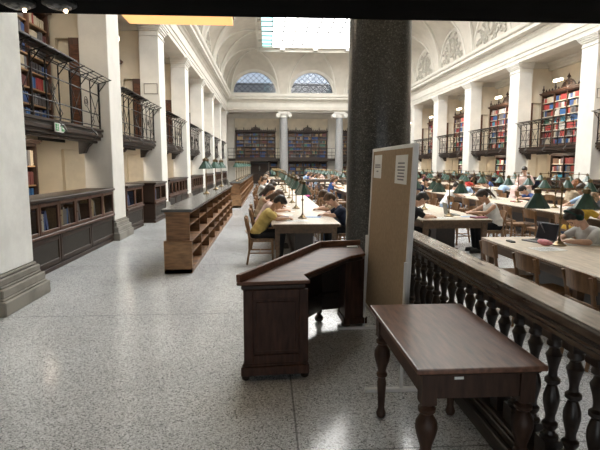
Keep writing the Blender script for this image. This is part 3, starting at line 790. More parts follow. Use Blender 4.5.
# ---- glazed low cabinets along the left piers
def cabinet(label, x, y0, y1, depth, nlow, nup, rz=0, H=1.2, books=False, rnd=rnd, where=''):
    """front face at local x=0 looking +x"""
    L = y1-y0
    t = thing('glazed_cabinet', label, 'cabinet', (x, (y0+y1)/2, 0), rz, 'low glazed cabinets along the piers'); h = L/2
    g = G(); g.box(-depth, -.0, -h, h, 0, .07); g.box(-depth, -.03, -h, h, .07, .10); 
    g.box(-depth, -.03, -h, h, .56, .62)
    g.box(-depth, -.02, -h, -h+.03, .1, H-.05); g.box(-depth, -.02, h-.03, h, .1, H-.05); g.box(-depth, -depth+.03, -h, h, .1, H-.05); g.box(-depth, -.02, -h, h, H-.09, H-.05)
    g.build('body', M['dark_wood'], t, bev=.004)
    g = G(); g.box(-depth-.0, .05, -h-.02, h+.02, H-.05, H); g.box(-depth, .02, -h, h, H-.075, H-.05); g.build('top', M['dark_wood'], t, bev=.012)
    g = G(); g.box(-.04, .035, -h, h, .575, .625); g.build('waist_rail', M['case_wood'], t, bev=.01)
    w = L/nlow
    for i in range(nlow):
        a, b = -h+i*w+.01, -h+(i+1)*w-.01; g = G(); fr = .075
        g.box(-.03, .0, a, a+fr, .1, .56); g.box(-.03, 0, b-fr, b, .1, .56); g.box(-.03, 0, a+fr, b-fr, .1, .1+fr); g.box(-.03, 0, a+fr, b-fr, .56-fr, .56)
        o = g.build('lower_panel', M['dark_wood'], t, bev=.006)
        g = G(); g.box(-.03, -.015, a+fr, b-fr, .1+fr, .56-fr); g.build('infill', M['mesh_panel'], o)
    w = L/nup
    for i in range(nup):
        a, b = -h+i*w+.008, -h+(i+1)*w-.008; fr = .055; g = G(); z0, z1 = .63, H-.08
        g.box(-.03, .005, a, a+fr, z0, z1); g.box(-.03, .005, b-fr, b, z0, z1); g.box(-.03, .005, a+fr, b-fr, z0, z0+fr); g.box(-.03, .005, a+fr, b-fr, z1-fr, z1)
        o = g.build('door', M['case_wood'], t, bev=.006)
        g = G(); g.box(-.018, -.012, a+fr, b-fr, z0+fr, z1-fr); g.build('pane', M['cab_glass'], o)
        g = G(); g.sphere((.012, a+fr*.5, (z0+z1)/2), .012, 8, 5); g.build('knob', M['brass'], o)
    if books and rz == 0:
        tot = 0; w = L/nup
        for i in range(nup):
            y = y0+i*w+.07; k = 0; n = rnd.randint(3, 7)
            ci = rnd.choice((0, 4, 5, 8, 9, 10, 7))
            while k < n and y < y0+(i+1)*w-.13:
                th = rnd.uniform(.045, .08); hh = rnd.uniform(.3, .40)
                if rnd.random() < .4: ci = rnd.choice((0, 4, 5, 8, 9, 9, 10, 7))
                last = k == n-1
                if NB[0] < 299: one_book(x-.16, y+th/2+(.06 if last else 0), .625, th, hh, .22, ci, 1, '%s book, %s from left behind %s glass door of %s' % (BN[ci], ORD[k], ORD[i], where), 'books inside the glazed cabinets', .22 if last else 0)
                y += th+.003; k += 1
    return t
cabinet('long dark wooden cabinet with glazed upper doors between the two nearest left piers', XL, 7.15, 11.62, .6, 3, 6, books=True, where='the nearest cabinet')
cabinet('short dark cabinet with two glazed doors just beyond the second left pier', XL-.02, 12.78, 14.45, .5, 1, 2, books=True, where='the short cabinet')
cabinet('deeper dark cabinet standing forward beside the short two-door cabinet', XL+.17, 15.1, 16.75, .85, 1, 2, books=True, where='the deep cabinet')
for i in range(2, 7):
    c, lo, hi = BAY[i]; cabinet('long dark glazed cabinet in the %s bay from the front along the left piers' % ORD[i], XL, lo+.62, hi-.62, .5, 3, 6)
for i in range(1, 7):
    c, lo, hi = BAY[i]; cabinet('long dark glazed cabinet under the %s balcony from the front along the right piers' % ORD[i-1], XR, lo+.62, hi-.62, .5, 3, 6, PI)

# ---- low open bookcases down the aisle
def low_case(label, x0, x1, y0, y1, ncol):
    t = thing('aisle_bookcase', label, 'bookcase', ((x0+x1)/2, y0, 0), 0, 'low open bookcases along the aisle'); hw = (x1-x0)/2; L = y1-y0; H = 1.03
    cw = (L-.12)/ncol
    g = G(); g.box(-hw, hw, 0, .06, 0, .52); g.build('lower_end_panel', M['oak_pale'], t, bev=.006)
    g = G(); g.box(-hw+.035, hw-.035, 0.04, .09, .52, .97); 
    g.build('end_panel', M['shelf_wood'], t, bev=.006)
    g = G(); g.box(-hw, hw, L-.06, L, 0, .52); g.box(-hw+.03, hw-.03, L-.09, L-.03, .52, .97); g.build('end_panel', M['shelf_wood'], t, bev=.006)
    g = G(); g.box(-hw, -hw+.03, .06, L-.06, 0, .52); g.box(-hw+.03, -hw+.06, .09, L-.09, .52, .97); g.build('back_panel', M['shelf_wood'], t)
    g = G(); g.box(-hw, hw, .0, L, 0, .075); g.box(-hw, hw-.0, .0, L, .50, .525); g.build('base_board', M['shelf_wood'], t, bev=.005)
    for k, z in enumerate((.29, .745)):
        g = G(); i = .03*(k > 0); g.box(-hw+.03+i, hw-.02-i, .06, L-.06, z, z+.022); g.build('shelf', M['shelf_wood'], t)
    for k in range(1, ncol):
        y = .06+k*cw; g = G(); g.box(-hw+.03, hw-.005, y-.015, y+.015, .075, .50); g.box(-hw+.06, hw-.035, y-.015, y+.015, .525, .97); g.build('divider', M['shelf_wood'], t)
    g = G(); g.box(-hw+.02, hw-.02, .02, L-.02, .955, .985); g.build('top_moulding', M['brass' if False else 'shelf_wood'], t)
    g = G(); g.box(-hw-.02, hw+.02, -.03, L+.03, .985, 1.03); g.build('top', M['slate'], t, bev=.008)
    return t
low_case('low oak open bookcase with dark slate top, nearest in the aisle', -1.64, -1.20, 7.93, 17.3, 8)
low_case('second low oak open bookcase in the aisle, behind the nearest one', -1.50, -1.05, 20.3, 29.4, 8)
low_case('third low oak open bookcase in the aisle, toward the back wall', -1.50, -1.05, 29.6, 38.7, 8)

# ------------------------------------------------------------------ lamps
def make_lamp(H, tall):
    t = thing('reading_lamp', 'x', 'lamp')
    g = G(); g.lathe([(.085, 0), (.085, .015), (.06, .025), (.045, .045), (.022, .06), (.02, .075)], n=16); g.build('base', M['brass'], t, smooth=True)
    g = G(); g.lathe([(.02, .06), (.011, .1), (.011, H*.45), (.02, H*.46), (.024, H*.48), (.02, H*.5), (.010, H*.52), (.010, H-.05), (.022, H-.035), (.024, H-.01), (.014, H+.01), (.008, H+.04), (0, H+.06)], n=10); g.build('pole', M['brass'], t, smooth=True)
    g = G(); g.tube([(-.30, 0, H-.02), (.30, 0, H-.02)], .009, 6); g.build('arm', M['brass'], t)
    for sx in (-1, 1):
        c = (sx*.27, 0, H-.27)
        g = G(); g.lathe([(.145, 0.02), (.145, .03), (.035, .20), (.035, .235)], c, 8, PI/8); o = g.build('shade', M['green'], t)
        g = G(); g.lathe([(.138, .021), (.03, .19), (.0, .195)], c, 8, PI/8); g.build('shade_lining', M['white_in'], o)
        g = G(); g.lathe([(.045, .2), (.045, .25), (.02, .26), (.012, .275)], c, 8); g.build('socket', M['brass'], o)
    return t
LAMP = make_lamp(.70, False); LAMPT = make_lamp(.85, True)
used = {'l': False, 't': False}
def lamp(x, y, z, rz, label, tall=False):
    p = LAMPT if tall else LAMP; k = 't' if tall else 'l'
    if not used[k]:
        used[k] = True; p.location = (x, y, z); p.rotation_euler = (0, 0, rz); p['label'] = label; p['group'] = 'green shaded lamps'; return p
    return dup(p, (x, y, z), rz, label, 'green shaded lamps')
for i, y in enumerate((12.2, 14.4, 16.2)): lamp(-1.46, y, 1.03, PI/2, '%s tall green shaded brass lamp on the nearest aisle bookcase' % ORD[i], True)
for i, y in enumerate((21.5, 23.5, 25.5, 27.8)): lamp(-1.3, y, 1.03, PI/2, '%s tall green shaded brass lamp on the second aisle bookcase' % ORD[i], True)
for i, y in enumerate((31, 34, 37)): lamp(-1.3, y, 1.03, PI/2, '%s tall green shaded brass lamp on the third aisle bookcase' % ORD[i], True)

# ------------------------------------------------------------------ reading tables and chairs
def make_reading_table(L, W=1.15):
    t = thing('reading_table', 'x', 'table')
    g = G(); g.box(-W/2, W/2, 0, L, .715, .755); g.build('tabletop', M['read_top'], t, bev=.008)
    g = G(); g.box(-W/2, -W/2+.035, 0, L, .70, .752); g.box(W/2-.035, W/2, 0, L, .70, .752); g.box(-W/2+.03, W/2-.03, -.012, .03, .70, .752); g.box(-W/2+.03, W/2-.03, L-.03, L+.012, .70, .752); g.build('edge_band', M['read_frame'], t, bev=.006)
    g = G(); a = W/2-.07
    g.box(-a, -a+.03, .08, L-.08, .59, .715); g.box(a-.03, a, .08, L-.08, .59, .715); g.box(-a, a, .08, .11, .59, .715); g.box(-a, a, L-.11, L-.08, .59, .715); g.build('apron', M['read_frame'], t)
    n = 5
    for i in range(n):
        y = .09+(L-.18)*i/(n-1)
        for sx in (-1, 1):
            g = G(); x = sx*(a-.03); g.add([(x-.022, y-.022, 0), (x+.022, y-.022, 0), (x+.022, y+.022, 0), (x-.022, y+.022, 0), (x-.04, y-.04, .60), (x+.04, y-.04, .60), (x+.04, y+.04, .60), (x-.04, y+.04, .60)],
                  [(0, 3, 2, 1), (4, 5, 6, 7), (0, 1, 5, 4), (1, 2, 6, 5), (2, 3, 7, 6), (3, 0, 4, 7)]); g.box(x-.04, x+.04, y-.04, y+.04, .6, .7); g.build('leg', M['read_frame'], t)
    g = G(); g.box(-.2, .2, .5, L-.5, .08, .16); g.box(-.16, .16, .55, L-.55, .16, .7); g.build('centre_panel', M['darker_wood'], t)
    return t
RTBL = make_reading_table(7.8); first_t = [True]
def rtable(xc, y0, label, sc=1):
    if first_t[0]: first_t[0] = False; RTBL.location = (xc, y0, 0); RTBL['label'] = label; RTBL['group'] = 'long reading tables'; return
    dup(RTBL, (xc, y0, 0), 0, label, 'long reading tables', None, (sc, 1, 1))
def make_chair():
    t = thing('reading_chair', 'x', 'chair')       # faces +x
    g = G(); g.prism([(-.2, -.18), (.21, -.215), (.225, -.1), (.225, .1), (.21, .215), (-.2, .18)], .43, .455); g.build('seat', M['chair_wood'], t, bev=.008)
    for sy in (-1, 1):
        g = G(); g.tube([(-.25, sy*.185, 0), (-.205, sy*.18, .25), (-.20, sy*.18, .45), (-.235, sy*.185, .64), (-.275, sy*.19, .80)], [.017, .021, .023, .02, .017], 6); g.build('leg', M['chair_wood'], t, smooth=True)
        g = G(); g.tube([(.20, sy*.2, 0), (.19, sy*.19, .43)], [.016, .022], 6); g.build('leg', M['chair_wood'], t, smooth=True)
    def board(z0, z1, xo, name):
        g = G(); n = 10; vs = []
        for i in range(n+1):
            q = i/n*2-1; y = q*.215; bow = -.045*(1-q*q); zt = z1-.02*q*q*q*q
            for dx in (0, .018): vs += [(xo+bow+dx+.02*0, y, z0), (xo+bow+dx-.022, y, zt)]
        fs = []
        for i in range(n):
            a = i*4; b = a+4; fs += [(a, b, b+1, a+1), (a+2, a+3, b+3, b+2), (a, a+2, b+2, b), (a+1, b+1, b+3, a+3)]
        fs += [(0, 1, 3, 2), (n*4, n*4+2, n*4+3, n*4+1)]
        g.add(vs, fs); g.build(name, M['chair_wood'], t, smooth=True)
    board(.655, .83, -.235, 'backrest'); board(.53, .575, -.215, 'back_rail')
    g = G()
    for sy in (-1, 1): g.tube([(-.22, sy*.182, .2), (.195, sy*.195, .2)], .011, 6)
    g.tube([(-.02, -.19, .2), (-.02, .19, .2)], .011, 6); g.tube([(-.212, -.18, .3), (-.212, .18, .3)], .011, 6); g.box(-.2, .2, -.17, .17, .39, .43)
    g.build('stretcher', M['chair_wood'], t); return t
CHAIR = make_chair(); first_c = [True]
def chair(x, y, rz, label):
    if first_c[0]: first_c[0] = False; CHAIR.location = (x, y, 0); CHAIR.rotation_euler = (0, 0, rz); CHAIR['label'] = label; CHAIR['group'] = 'wooden reading chairs'; return
    dup(CHAIR, (x, y, 0), rz, label, 'wooden reading chairs')
RX = [.64, 3.40, 6.50, 9.60]
rnd = random.Random(5)
TAB = []
def row(xi, y0, name, lamps, lchairs, rchairs, lamp_rz=0, xoff=0, sc=1):
    x = RX[xi]+xoff; rtable(x, y0, 'long pale-topped '+name, sc)
    sh = name
    for i, y in enumerate(lamps): lamp(x+(.06 if xi == 1 else 0), y, .755, lamp_rz, '%s lamp from near end of %s' % (ORD[i], sh))
    for i, (y, dx, da) in enumerate(lchairs): chair(x-.80-dx, y, da, 'wooden chair, %s on left side of %s' % (ORD[i], sh))
    for i, (y, dx, da) in enumerate(rchairs): chair(x+.80+dx, y, PI+da, 'wooden chair, %s on right side of %s' % (ORD[i], sh))
def seq(a, b, st, p=1.0, skip=()):
    out = []; y = a; k = 0
    while y < b:
        if k not in skip and rnd.random() <= p: out.append((y, rnd.uniform(-.05, .08), rnd.uniform(-.12, .12)))
        y += st; k += 1
    return out
# near row in the aisle left of the granite column
row(0, 8.15, 'table left of granite column', (9.05, 11.1, 12.8, 14.6), [(8.78, -.05, 0), (10.35, -.07, 0), (11.5, -.05, 0), (13.0, -.1, 0), (14.3, -.1, 0), (15.4, -.1, 0)],
    [(9.35, .1, 0), (10.4, 0, .05), (11.2, -.1, 0), (12.0, -.1, 0), (12.8, -.1, 0), (13.6, -.1, 0), (14.5, -.1, 0), (15.3, -.1, 0)], PI/2)
row(0, 16.35, 'second table behind the leftmost one', (17.3, 19.0, 20.7, 22.4), seq(17, 24, 1.0), seq(17, 24, 1.0), PI/2)
# right of the balustrade
row(1, -1.3, 'front laptop table beside the balustrade', (5.75,), [(3.1, -.24, .03), (4.04, -.26, 0), (4.87, -.22, .05), (5.70, -.22, -.05)], [(5.9, .1, 0)], -.25, .05)
row(1, 8.62, 'second table beyond the balustrade', (9.2, 10.7, 12.3, 13.9, 15.4), [(9.0, .1, 0), (9.85, .05, .1), (10.8, 0, 0), (11.9, 0, 0), (13.0, 0, 0), (14.2, 0, 0)], [(9.6, .22, 0), (10.6, .1, 0), (11.7, .1, 0), (13.2, .1, 0), (14.6, .1, 0)], -1.1, -.04, 1.13)
row(1, 16.6, 'third table behind the laptop table', (17.5, 19.2, 21, 22.8), seq(17.2, 24, 1.1, .9), seq(17.2, 24, 1.1, .9))
row(2, 8.2, 'near middle row table', (9.3, 10.9, 12.6, 14.2, 15.4), [(8.75, .1, 0), (9.75, .18, .1), (10.6, .2, -.08), (11.3, .2, .05), (12.3, .1, 0), (13.2, .1, 0), (14.3, .1, 0), (15.4, .22, 0)], seq(9.2, 15.8, 1.05))
row(2, 16.2, 'far middle row table', (17, 18.8, 20.6, 22.4), seq(16.6, 24, 1.0, .9), seq(16.6, 24, 1.0, .9))
row(3, 12.2, 'table nearest the right piers', (13.2, 14.9, 16.6, 18.4), seq(12.6, 19.6, 1.05), seq(12.6, 19.6, 1.05, .8))
row(3, 20.3, 'farther table along right piers', (21.2, 22.8, 24.4, 26.0), seq(20.8, 27.5, 1.2, .9), seq(20.8, 27.5, 1.2, .8))
FARX = {0: 'leftmost', 1: 'second from left', 2: 'third from left', 3: 'rightmost'}
for xi in range(4):
    for y0, nm in ((28.6 if xi == 3 else 26.2, 'nearer'), (36.6 if xi == 3 else 34.4, 'farther')):
        row(xi, y0, '%s %s table beyond the cross rail' % (FARX[xi], nm), (y0+1, y0+2.9, y0+4.8, y0+6.7), seq(y0+.8, y0+7.4, 1.6, .8), seq(y0+.8, y0+7.4, 1.6, .6))

# ------------------------------------------------------------------ balustrades
BPROF = [(.052, .0), (.052, .02), (.036, .03), (.030, .05), (.046, .075), (.046, .09), (.030, .105), (.028, .13), (.038, .17), (.047, .215), (.046, .25), (.036, .285), (.026, .31),
         (.044, .325), (.044, .345), (.026, .36), (.024, .385), (.030, .42), (.040, .455), (.047, .48), (.034, .50), (.026, .52), (.044, .535), (.044, .55), (.034, .565), (.034, .58)]
def balustrade(label, x, y0, L, rz, step, top=1.0, sub=True, w=.19):
    t = thing('balustrade', label, 'balustrade', (x, y0, 0), rz); t.scale = (1, 1, 1.02)
    g = G(); hw = w/2
    pr = [(-.06, .86), (-.06, .885), (-.075, .90), (-.075, .915), (-hw+.01, .935), (-hw, .95), (-hw, .985), (-hw+.012, 1.0), (hw-.012, 1.0), (hw, .985), (hw, .95), (hw-.01, .935), (.075, .915), (.075, .90), (.06, .885), (.06, .86)]
    n = len(pr); g.add([(a, 0, z) for a, z in pr]+[(a, L, z) for a, z in pr], [tuple(range(n)), tuple(range(2*n-1, n-1, -1))]+[(i, (i+1) % n, n+(i+1) % n, n+i) for i in range(n)])
    g.build('handrail', M['rail_wood'], t, bev=.003)
    g = G(); g.box(-hw+.006, hw-.006, .004, L-.004, .998, 1.006); g.build('rail_cap', M['cap_wood'], t, bev=.003)  # pale strip standing for the glossy sheen along the rail top
    g = G(); g.box(-.13, .13, 0, L, 0, .10); g.box(-.10, .10, 0, L, .10, .15); g.box(-.085, .085, 0, L, .15, .175); g.build('plinth', M['darker_wood'], t, bev=.006)
    k = int(L/step)
    for i in range(k+1):
        y = .08+i*(L-.16)/k
        g = G(); g.box(-.05, .05, y-.05, y+.05, .175, .28); g.box(-.046, .046, y-.046, y+.046, .815, .865); g.lathe([(r*.88, z*.94+.275) for r, z in BPROF], (0, y, 0), 14); g.build('baluster', M['darker_wood'], t, smooth=True)
    return t
balustrade('dark turned wooden balustrade behind the small table, beside the reading tables', 1.485, 1.25, 4.68, 0, .185)
balustrade('dark wooden cross balustrade halfway down the hall', 5.0, 25.0, 4.8, PI/2, .3)
balustrade('dark wooden cross balustrade on the right halfway down the hall', 10.3, 25.0+3.2-.0 if False else 27.9, 5.0, PI/2, .35) if False else None

# ------------------------------------------------------------------ foreground desk
t = thing('reception_desk', 'angled dark wood reception desk with raised rim in front of the granite column', 'desk', (0, 0, 0)); DZ = .82
A_, D_, E_, F_, G_, B_, C_ = (-.245, 3.80), (.335, 3.84), (.30, 4.05), (.83, 4.88), (1.06, 5.12), (.57, 5.46), (1.04, 5.56)
top = [A_, D_, E_, F_, (1.0, 5.0), C_, B_]
g = G(); g.prism(top, DZ-.028, DZ); g.build('desktop', M['red_wood'], t, bev=.006)
ins = [(-.215, 3.825), (.305, 3.865), (.275, 4.06), (.81, 4.9), (.98, 5.02), (1.02, 5.53), (.59, 5.43)]
g = G(); g.prism(ins, DZ-.075, DZ-.028); g.build('edge_moulding', M['dark_wood'], t, bev=.012)
def wallrun(g, pts, th, z0, z1):
    L, R = [], []; n = len(pts)
    for i, p in enumerate(pts):
        d = Vector((0, 0))
        ns = []
        for a, b in ((i-1, i), (i, i+1)):
            if a >= 0 and b < n: v = Vector(pts[b])-Vector(pts[a]); v.normalize(); ns.append(Vector((v.y, -v.x)))
        m = ns[0] if len(ns) == 1 else (ns[0]+ns[1]).normalized()
        k = th/max(.3, m.dot(ns[0])); L.append(pts[i]); R.append((p[0]+m.x*k, p[1]+m.y*k))
    for i in range(n-1):
        g.prism([L[i], L[i+1], R[i+1], R[i]], z0, z1)
g = G(); wallrun(g, [A_, B_, C_], .035, DZ, DZ+.062); g.build('rim', M['red_wood'], t, bev=.004)
g = G(); wallrun(g, [(-.19, 4.2), (.575, 5.37), (1.0, 5.48)], .03, .13, DZ-.07); g.build('modesty_panel', M['darker_wood'], t)
g = G(); wallrun(g, [(-.13, 4.2), (.58, 5.31), (1.0, 5.42)], .02, .25, .33); g.build('modesty_rail', M['darker_wood'], t)
# front pedestal
g = G(); ped = [(-.195, 3.855), (.31, 3.89), (.28, 4.29), (-.125, 4.49)]
g.prism(ped, .11, DZ-.07)
pb = [(-.22, 3.825), (.33, 3.86), (.295, 4.31), (-.135, 4.53)]
g.prism(pb, .045, .12); g.prism([(-.205, 3.84), (.32, 3.875), (.285, 4.30), (-.13, 4.51)], .12, .145)
o = g.build('pedestal', M['panel_wood'], t, bev=.006)
# framed panel on the front face
dx, dy = .515, .035; ln = math.hypot(dx, dy); ux, uy = dx/ln, dy/ln; nx, ny = uy, -ux
def facebox(g, a0, a1, z0, z1, d, o=(-.195, 3.855)):
    p = [(o[0]+ux*a0, o[1]+uy*a0), (o[0]+ux*a1, o[1]+uy*a1)]
    g.prism([p[0], p[1], (p[1][0]+nx*d, p[1][1]+ny*d), (p[0][0]+nx*d, p[0][1]+ny*d)], z0, z1)
g = G(); facebox(g, 0, .075, .145, DZ-.075, .02); facebox(g, ln-.075, ln, .145, DZ-.075, .02); facebox(g, .075, ln-.075, .145, .215, .02); facebox(g, .075, ln-.075, DZ-.15, DZ-.075, .02)
g.build('frame', M['panel_wood'], o, bev=.004)
g = G(); facebox(g, .10, ln-.10, .24, DZ-.175, .008); g.build('raised_panel', M['panel_wood'], o, bev=.006)
for p in ((-.185, 3.87), (.295, 3.90), (-.115, 4.45), (.255, 4.27)):
    g = G(); g.lathe([(.012, 0), (.03, .012), (.034, .03), (.024, .045)], (p[0], p[1], 0), 12); g.build('foot', M['darker_wood'], t, smooth=True)
# rear pedestal and turned foot
g = G(); g.prism([(.80, 5.03), (1.03, 5.07), (1.03, 5.42), (.78, 5.38)], .12, DZ-.07); g.prism([(.785, 5.015), (1.04, 5.055), (1.04, 5.43), (.77, 5.39)], .06, .13); g.build('rear_pedestal', M['panel_wood'], t, bev=.005)
for p in ((.56, 5.34), (.82, 5.1), (1.0, 5.37)):
    g = G(); g.lathe([(.02, 0), (.045, .02), (.05, .05), (.03, .075), (.02, .09), (.035, .11), (.035, .14)], (p[0], p[1], 0), 14); g.build('foot', M['darker_wood'], t, smooth=True)
g = G(); g.prism([(.87, 5.36), (.99, 5.38), (.99, 5.44), (.87, 5.42)], DZ+.001, DZ+.012)
tag(g.build('paper_note', M['paper']), 'small pale slip of paper lying on the reception desk by its rim', 'paper')

# ------------------------------------------------------------------ small table
t = thing('side_table', 'dark wooden side table with turned legs beside the balustrade', 'table', (1.013, 2.747, 0))
hx, hy = .318, .548
g = G(); g.box(-hx, hx, -hy, hy, .742, .77); g.build('tabletop', M['table_wood'], t, bev=.007, seg=2)
g = G(); g.box(-hx+.018, hx-.018, -hy+.018, hy-.018, .727, .742); g.build('top_moulding', M['dark_wood'], t, bev=.006)
g = G(); a, b = hx-.05, hy-.05
for q in ((-a, -a+.02, -b, b), (a-.02, a, -b, b), (-a+.02, a-.02, -b, -b+.02), (-a+.02, a-.02, b-.02, b)): g.box(*q, .60, .727)
g.build('apron', M['leg_wood'], t)
LP = [(.022, 0), (.030, .012), (.034, .03), (.026, .05), (.022, .07), (.027, .16), (.031, .25), (.024, .285), (.036, .295), (.038, .31), (.027, .325), (.030, .35), (.046, .40), (.055, .44), (.052, .475), (.034, .505), (.028, .515), (.042, .528), (.044, .545), (.030, .56), (.034, .575)]
for sx in (-1, 1):
    for sy in (-1, 1):
        g = G(); x, y = sx*(a-.025), sy*(b-.025); g.lathe(LP, (x, y, 0), 18); g.box(x-.037, x+.037, y-.037, y+.037, .57, .728); g.build('leg', M['leg_wood'], t, smooth=True)
g = G(); g.box(-.12, -.075, -b-.003, -b, .695, .708); g.build('inventory_tag', M['white_in'], t)

# ------------------------------------------------------------------ pinboard on feet
t = thing('pinboard_stand', 'tall tan pinboard on a pale metal stand in front of the granite column', 'pinboard', (1.06, 4.33, 0))
tl = math.radians(-2.2)
Rt = Matrix.Rotation(-tl, 4, 'Y')
def tl_g(): g = G(); g.M = Matrix.Translation((-.035, 0, .27)) @ Rt; return g
g = tl_g(); g.box(-.012, .012, -.70, .70, .03, 1.58); g.build('panel', M['cork'], t)
g = tl_g(); g.box(-.02, .02, -.72, -.69, .0, 1.61); g.box(-.02, .02, .69, .72, 0, 1.61); g.box(-.02, .02, -.69, .69, 1.58, 1.61); g.box(-.02, .02, -.69, .69, 0, .03); g.build('frame', M['white_metal'], t, bev=.004)
for sy in (-1, 1):
    g = G(); g.tube([(-.05, sy*.735, .03), (-.035, sy*.735, 1.0)], .015, 8); g.build('leg', M['white_metal'], t, smooth=True)
    g = G(); g.box(-.33, .27, sy*.735-.02, sy*.735+.02, .0, .03); g.build('foot', M['white_metal'], t, bev=.004)
def notice(y0, y1, z0, z1, label, lines):
    t2 = thing('paper_notice', label, 'notice', (1.06, 4.33, 0))
    g = tl_g(); g.box(-.0135, -.0125, y0-4.33, y1-4.33, z0-.27, z1-.27); g.build('sheet', M['paper'], t2)
    g = tl_g(); w = y1-y0
    for z, f in lines: g.box(-.0140, -.0136, (y0+y1)/2-4.33-w*f/2, (y0+y1)/2-4.33+w*f/2, z-.27-.006, z-.27+.006)
    g.build('printed_lines', M['ink'], t2)
notice(4.64, 4.96, 1.595, 1.815, 'white notice pinned at the upper left of the pinboard', ((1.72, .7), (1.70, .75), (1.66, .25)))
notice(3.77, 4.13, 1.57, 1.80, 'white notice pinned at the upper right of the pinboard', ((1.735, .55), (1.705, .6), (1.68, .6), (1.655, .5), (1.63, .6), (1.605, .5)))

# ------------------------------------------------------------------ warm ceiling light, and lamp reflections in glass modelled as solid discs
t = thing('ceiling_light', 'long warm orange ceiling light under the dark beam at upper left', 'lamp', (-.42, 2.55, 2.43))
g = G(); g.box(-.262, .262, -.12, .10, .02, .09); g.build('housing', M['brass'], t)
g = G(); g.box(-.255, .255, -.12, .09, -.012, .02); g.build('diffuser', M['warm'], t)
for i, (x, lab) in enumerate(((-.98, 'left one of two round glass lamps under the dark beam, upper left corner'), (-.82, 'right one of two round glass lamps under the dark beam, upper left corner'))):
    t = thing('glass_ceiling_lamp', lab, 'lamp', (x, 2.14, 2.365), 0, 'round glass lamps')
    g = G(); g.lathe([(.065, 0), (.065, -.012), (.05, -.02)], n=16); g.build('rim', M['iron'], t)
    g = G(); g.lathe([(.055, -.012), (.045, -.022), (.02, -.03), (0, -.032)], n=16); g.build('shade', mat('smoky_glass_%d' % i, (.13, .12, .11), .2, var=.5, scale=40), t, smooth=True)
    g = G(); g.sphere((.02, .01, -.032), .008, 8, 5); g.build('bulb', M['lamp_white'], t)  # glowing bead for the bright point of the reflected lamp

# ------------------------------------------------------------------ people
def V(*a): return Vector(a)
def capsule(g, p0, p1, r0, r1, n=12, flat=None):
    p0, p1 = Vector(p0), Vector(p1); t = p1-p0; L = t.length
    if L < 1e-5: g.sphere(p0, r0, n, 8); return
    t.normalize(); a = t.orthogonal().normalized(); b = t.cross(a); rings = []
    for k in range(5): q = -PI/2+PI/2*k/4+.02*(k == 0); rings.append((r0*math.sin(q), r0*math.cos(q)))
    for k in range(1, 4): rings.append((L*k/4, r0+(r1-r0)*k/4))
    for k in range(5): q = PI/2*k/4-.02*(k == 4); rings.append((L+r1*math.sin(q), r1*math.cos(q)))
    vs = [tuple(p0+t*d+(a*math.cos(2*PI*j/n)+b*math.sin(2*PI*j/n))*r) for d, r in rings for j in range(n)]; m = len(rings)
    g.add(vs, [(i*n+j, i*n+(j+1) % n, (i+1)*n+(j+1) % n, (i+1)*n+j) for i in range(m-1) for j in range(n)]+[tuple(range(n-1, -1, -1)), tuple(range((m-1)*n, m*n))])
def meld(g, name, m, parent, voxel=.009, smooth=4):
    o = g.build(name, m)
    r = o.modifiers.new('r', 'REMESH'); r.mode = 'VOXEL'; r.voxel_size = voxel; r.use_smooth_shade = True
    s = o.modifiers.new('s', 'SMOOTH'); s.factor = .5; s.iterations = smooth
    bpy.context.view_layer.update()
    me = bpy.data.meshes.new_from_object(o.evaluated_get(bpy.context.evaluated_depsgraph_get()))
    old = o.data; o.modifiers.clear(); o.data = me; bpy.data.meshes.remove(old); me.name = name
    for p in me.polygons: p.use_smooth = True
    if not me.materials: me.materials.append(m)
    o.parent = parent; return o
SKIN = {'light': mat('skin_light', (.62, .39, .28), .5, var=.05, scale=20), 'tan': mat('skin_tan', (.50, .29, .19), .5, var=.05, scale=20)}
HAIR = {n: mat('hair_'+n, c, .45, var=.3, scale=40, stretch=(1, 1, .2)) for n, c in {'black': (.016, .012, .010), 'dark': (.035, .022, .015), 'brown': (.085, .045, .024), 'light': (.24, .15, .08), 'ginger': (.26, .10, .035)}.items()}
CL = {n: mat('cloth_'+n, c, .85, var=.07, scale=12, bump=.25, bscale=14, spec=.2) for n, c in {'yellow': (.56, .42, .15), 'navy': (.018, .024, .045), 'white': (.80, .79, .77), 'grey': (.50, .49, .47), 'black': (.015, .015, .017), 'denim': (.06, .09, .16),
      'pink': (.72, .32, .36), 'lightblue': (.40, .54, .74), 'beige': (.50, .40, .28), 'blue': (.06, .13, .38), 'palepink': (.80, .60, .55), 'magenta': (.68, .12, .38), 'green': (.10, .25, .16), 'mustard': (.46, .29, .04), 'darkteal': (.02, .05, .045), 'red': (.5, .06, .05), 'darkgrey': (.08, .08, .085), 'royal': (.05, .09, .24)}.items()}
EYE = mat('dark_eye', (.01, .008, .006), .2); LIP = mat('lip', (.36, .13, .11), .5)
def hand(g, w, d, up, side, curl=.5, r=.0085):
    """palm from wrist w along d; up = back of the hand; side = thumb direction"""
    d = d.normalized(); side = (side-d*side.dot(d)).normalized(); up = side.cross(d); 
    if up.z < 0: up = -up
    k = w+d*.085
    for q in (-.026, -.009, .009, .026): capsule(g, w+d*.015+side*q*.6, k+side*q, .016, .0125, 8)
    for i, (q, ln) in enumerate(((.030, .068), (.010, .078), (-.010, .072), (-.030, .055))):
        a = k+side*q; b = a+(d*math.cos(curl*.6)-up*math.sin(curl*.6))*ln*.55; c = b+(d*math.cos(curl*1.6)-up*math.sin(curl*1.6))*ln*.5
        capsule(g, a, b, r*1.05, r, 8); capsule(g, b, c, r, r*.85, 8)
    a = w+d*.03+side*.024; b = a+(d*.6+side*.8).normalized()*.042; c = b+(d*.95+side*.1-up*.2).normalized()*.03
    capsule(g, a, b, .0125, .0105, 8); capsule(g, b, c, .0105, .0085, 8)
PN = [0]
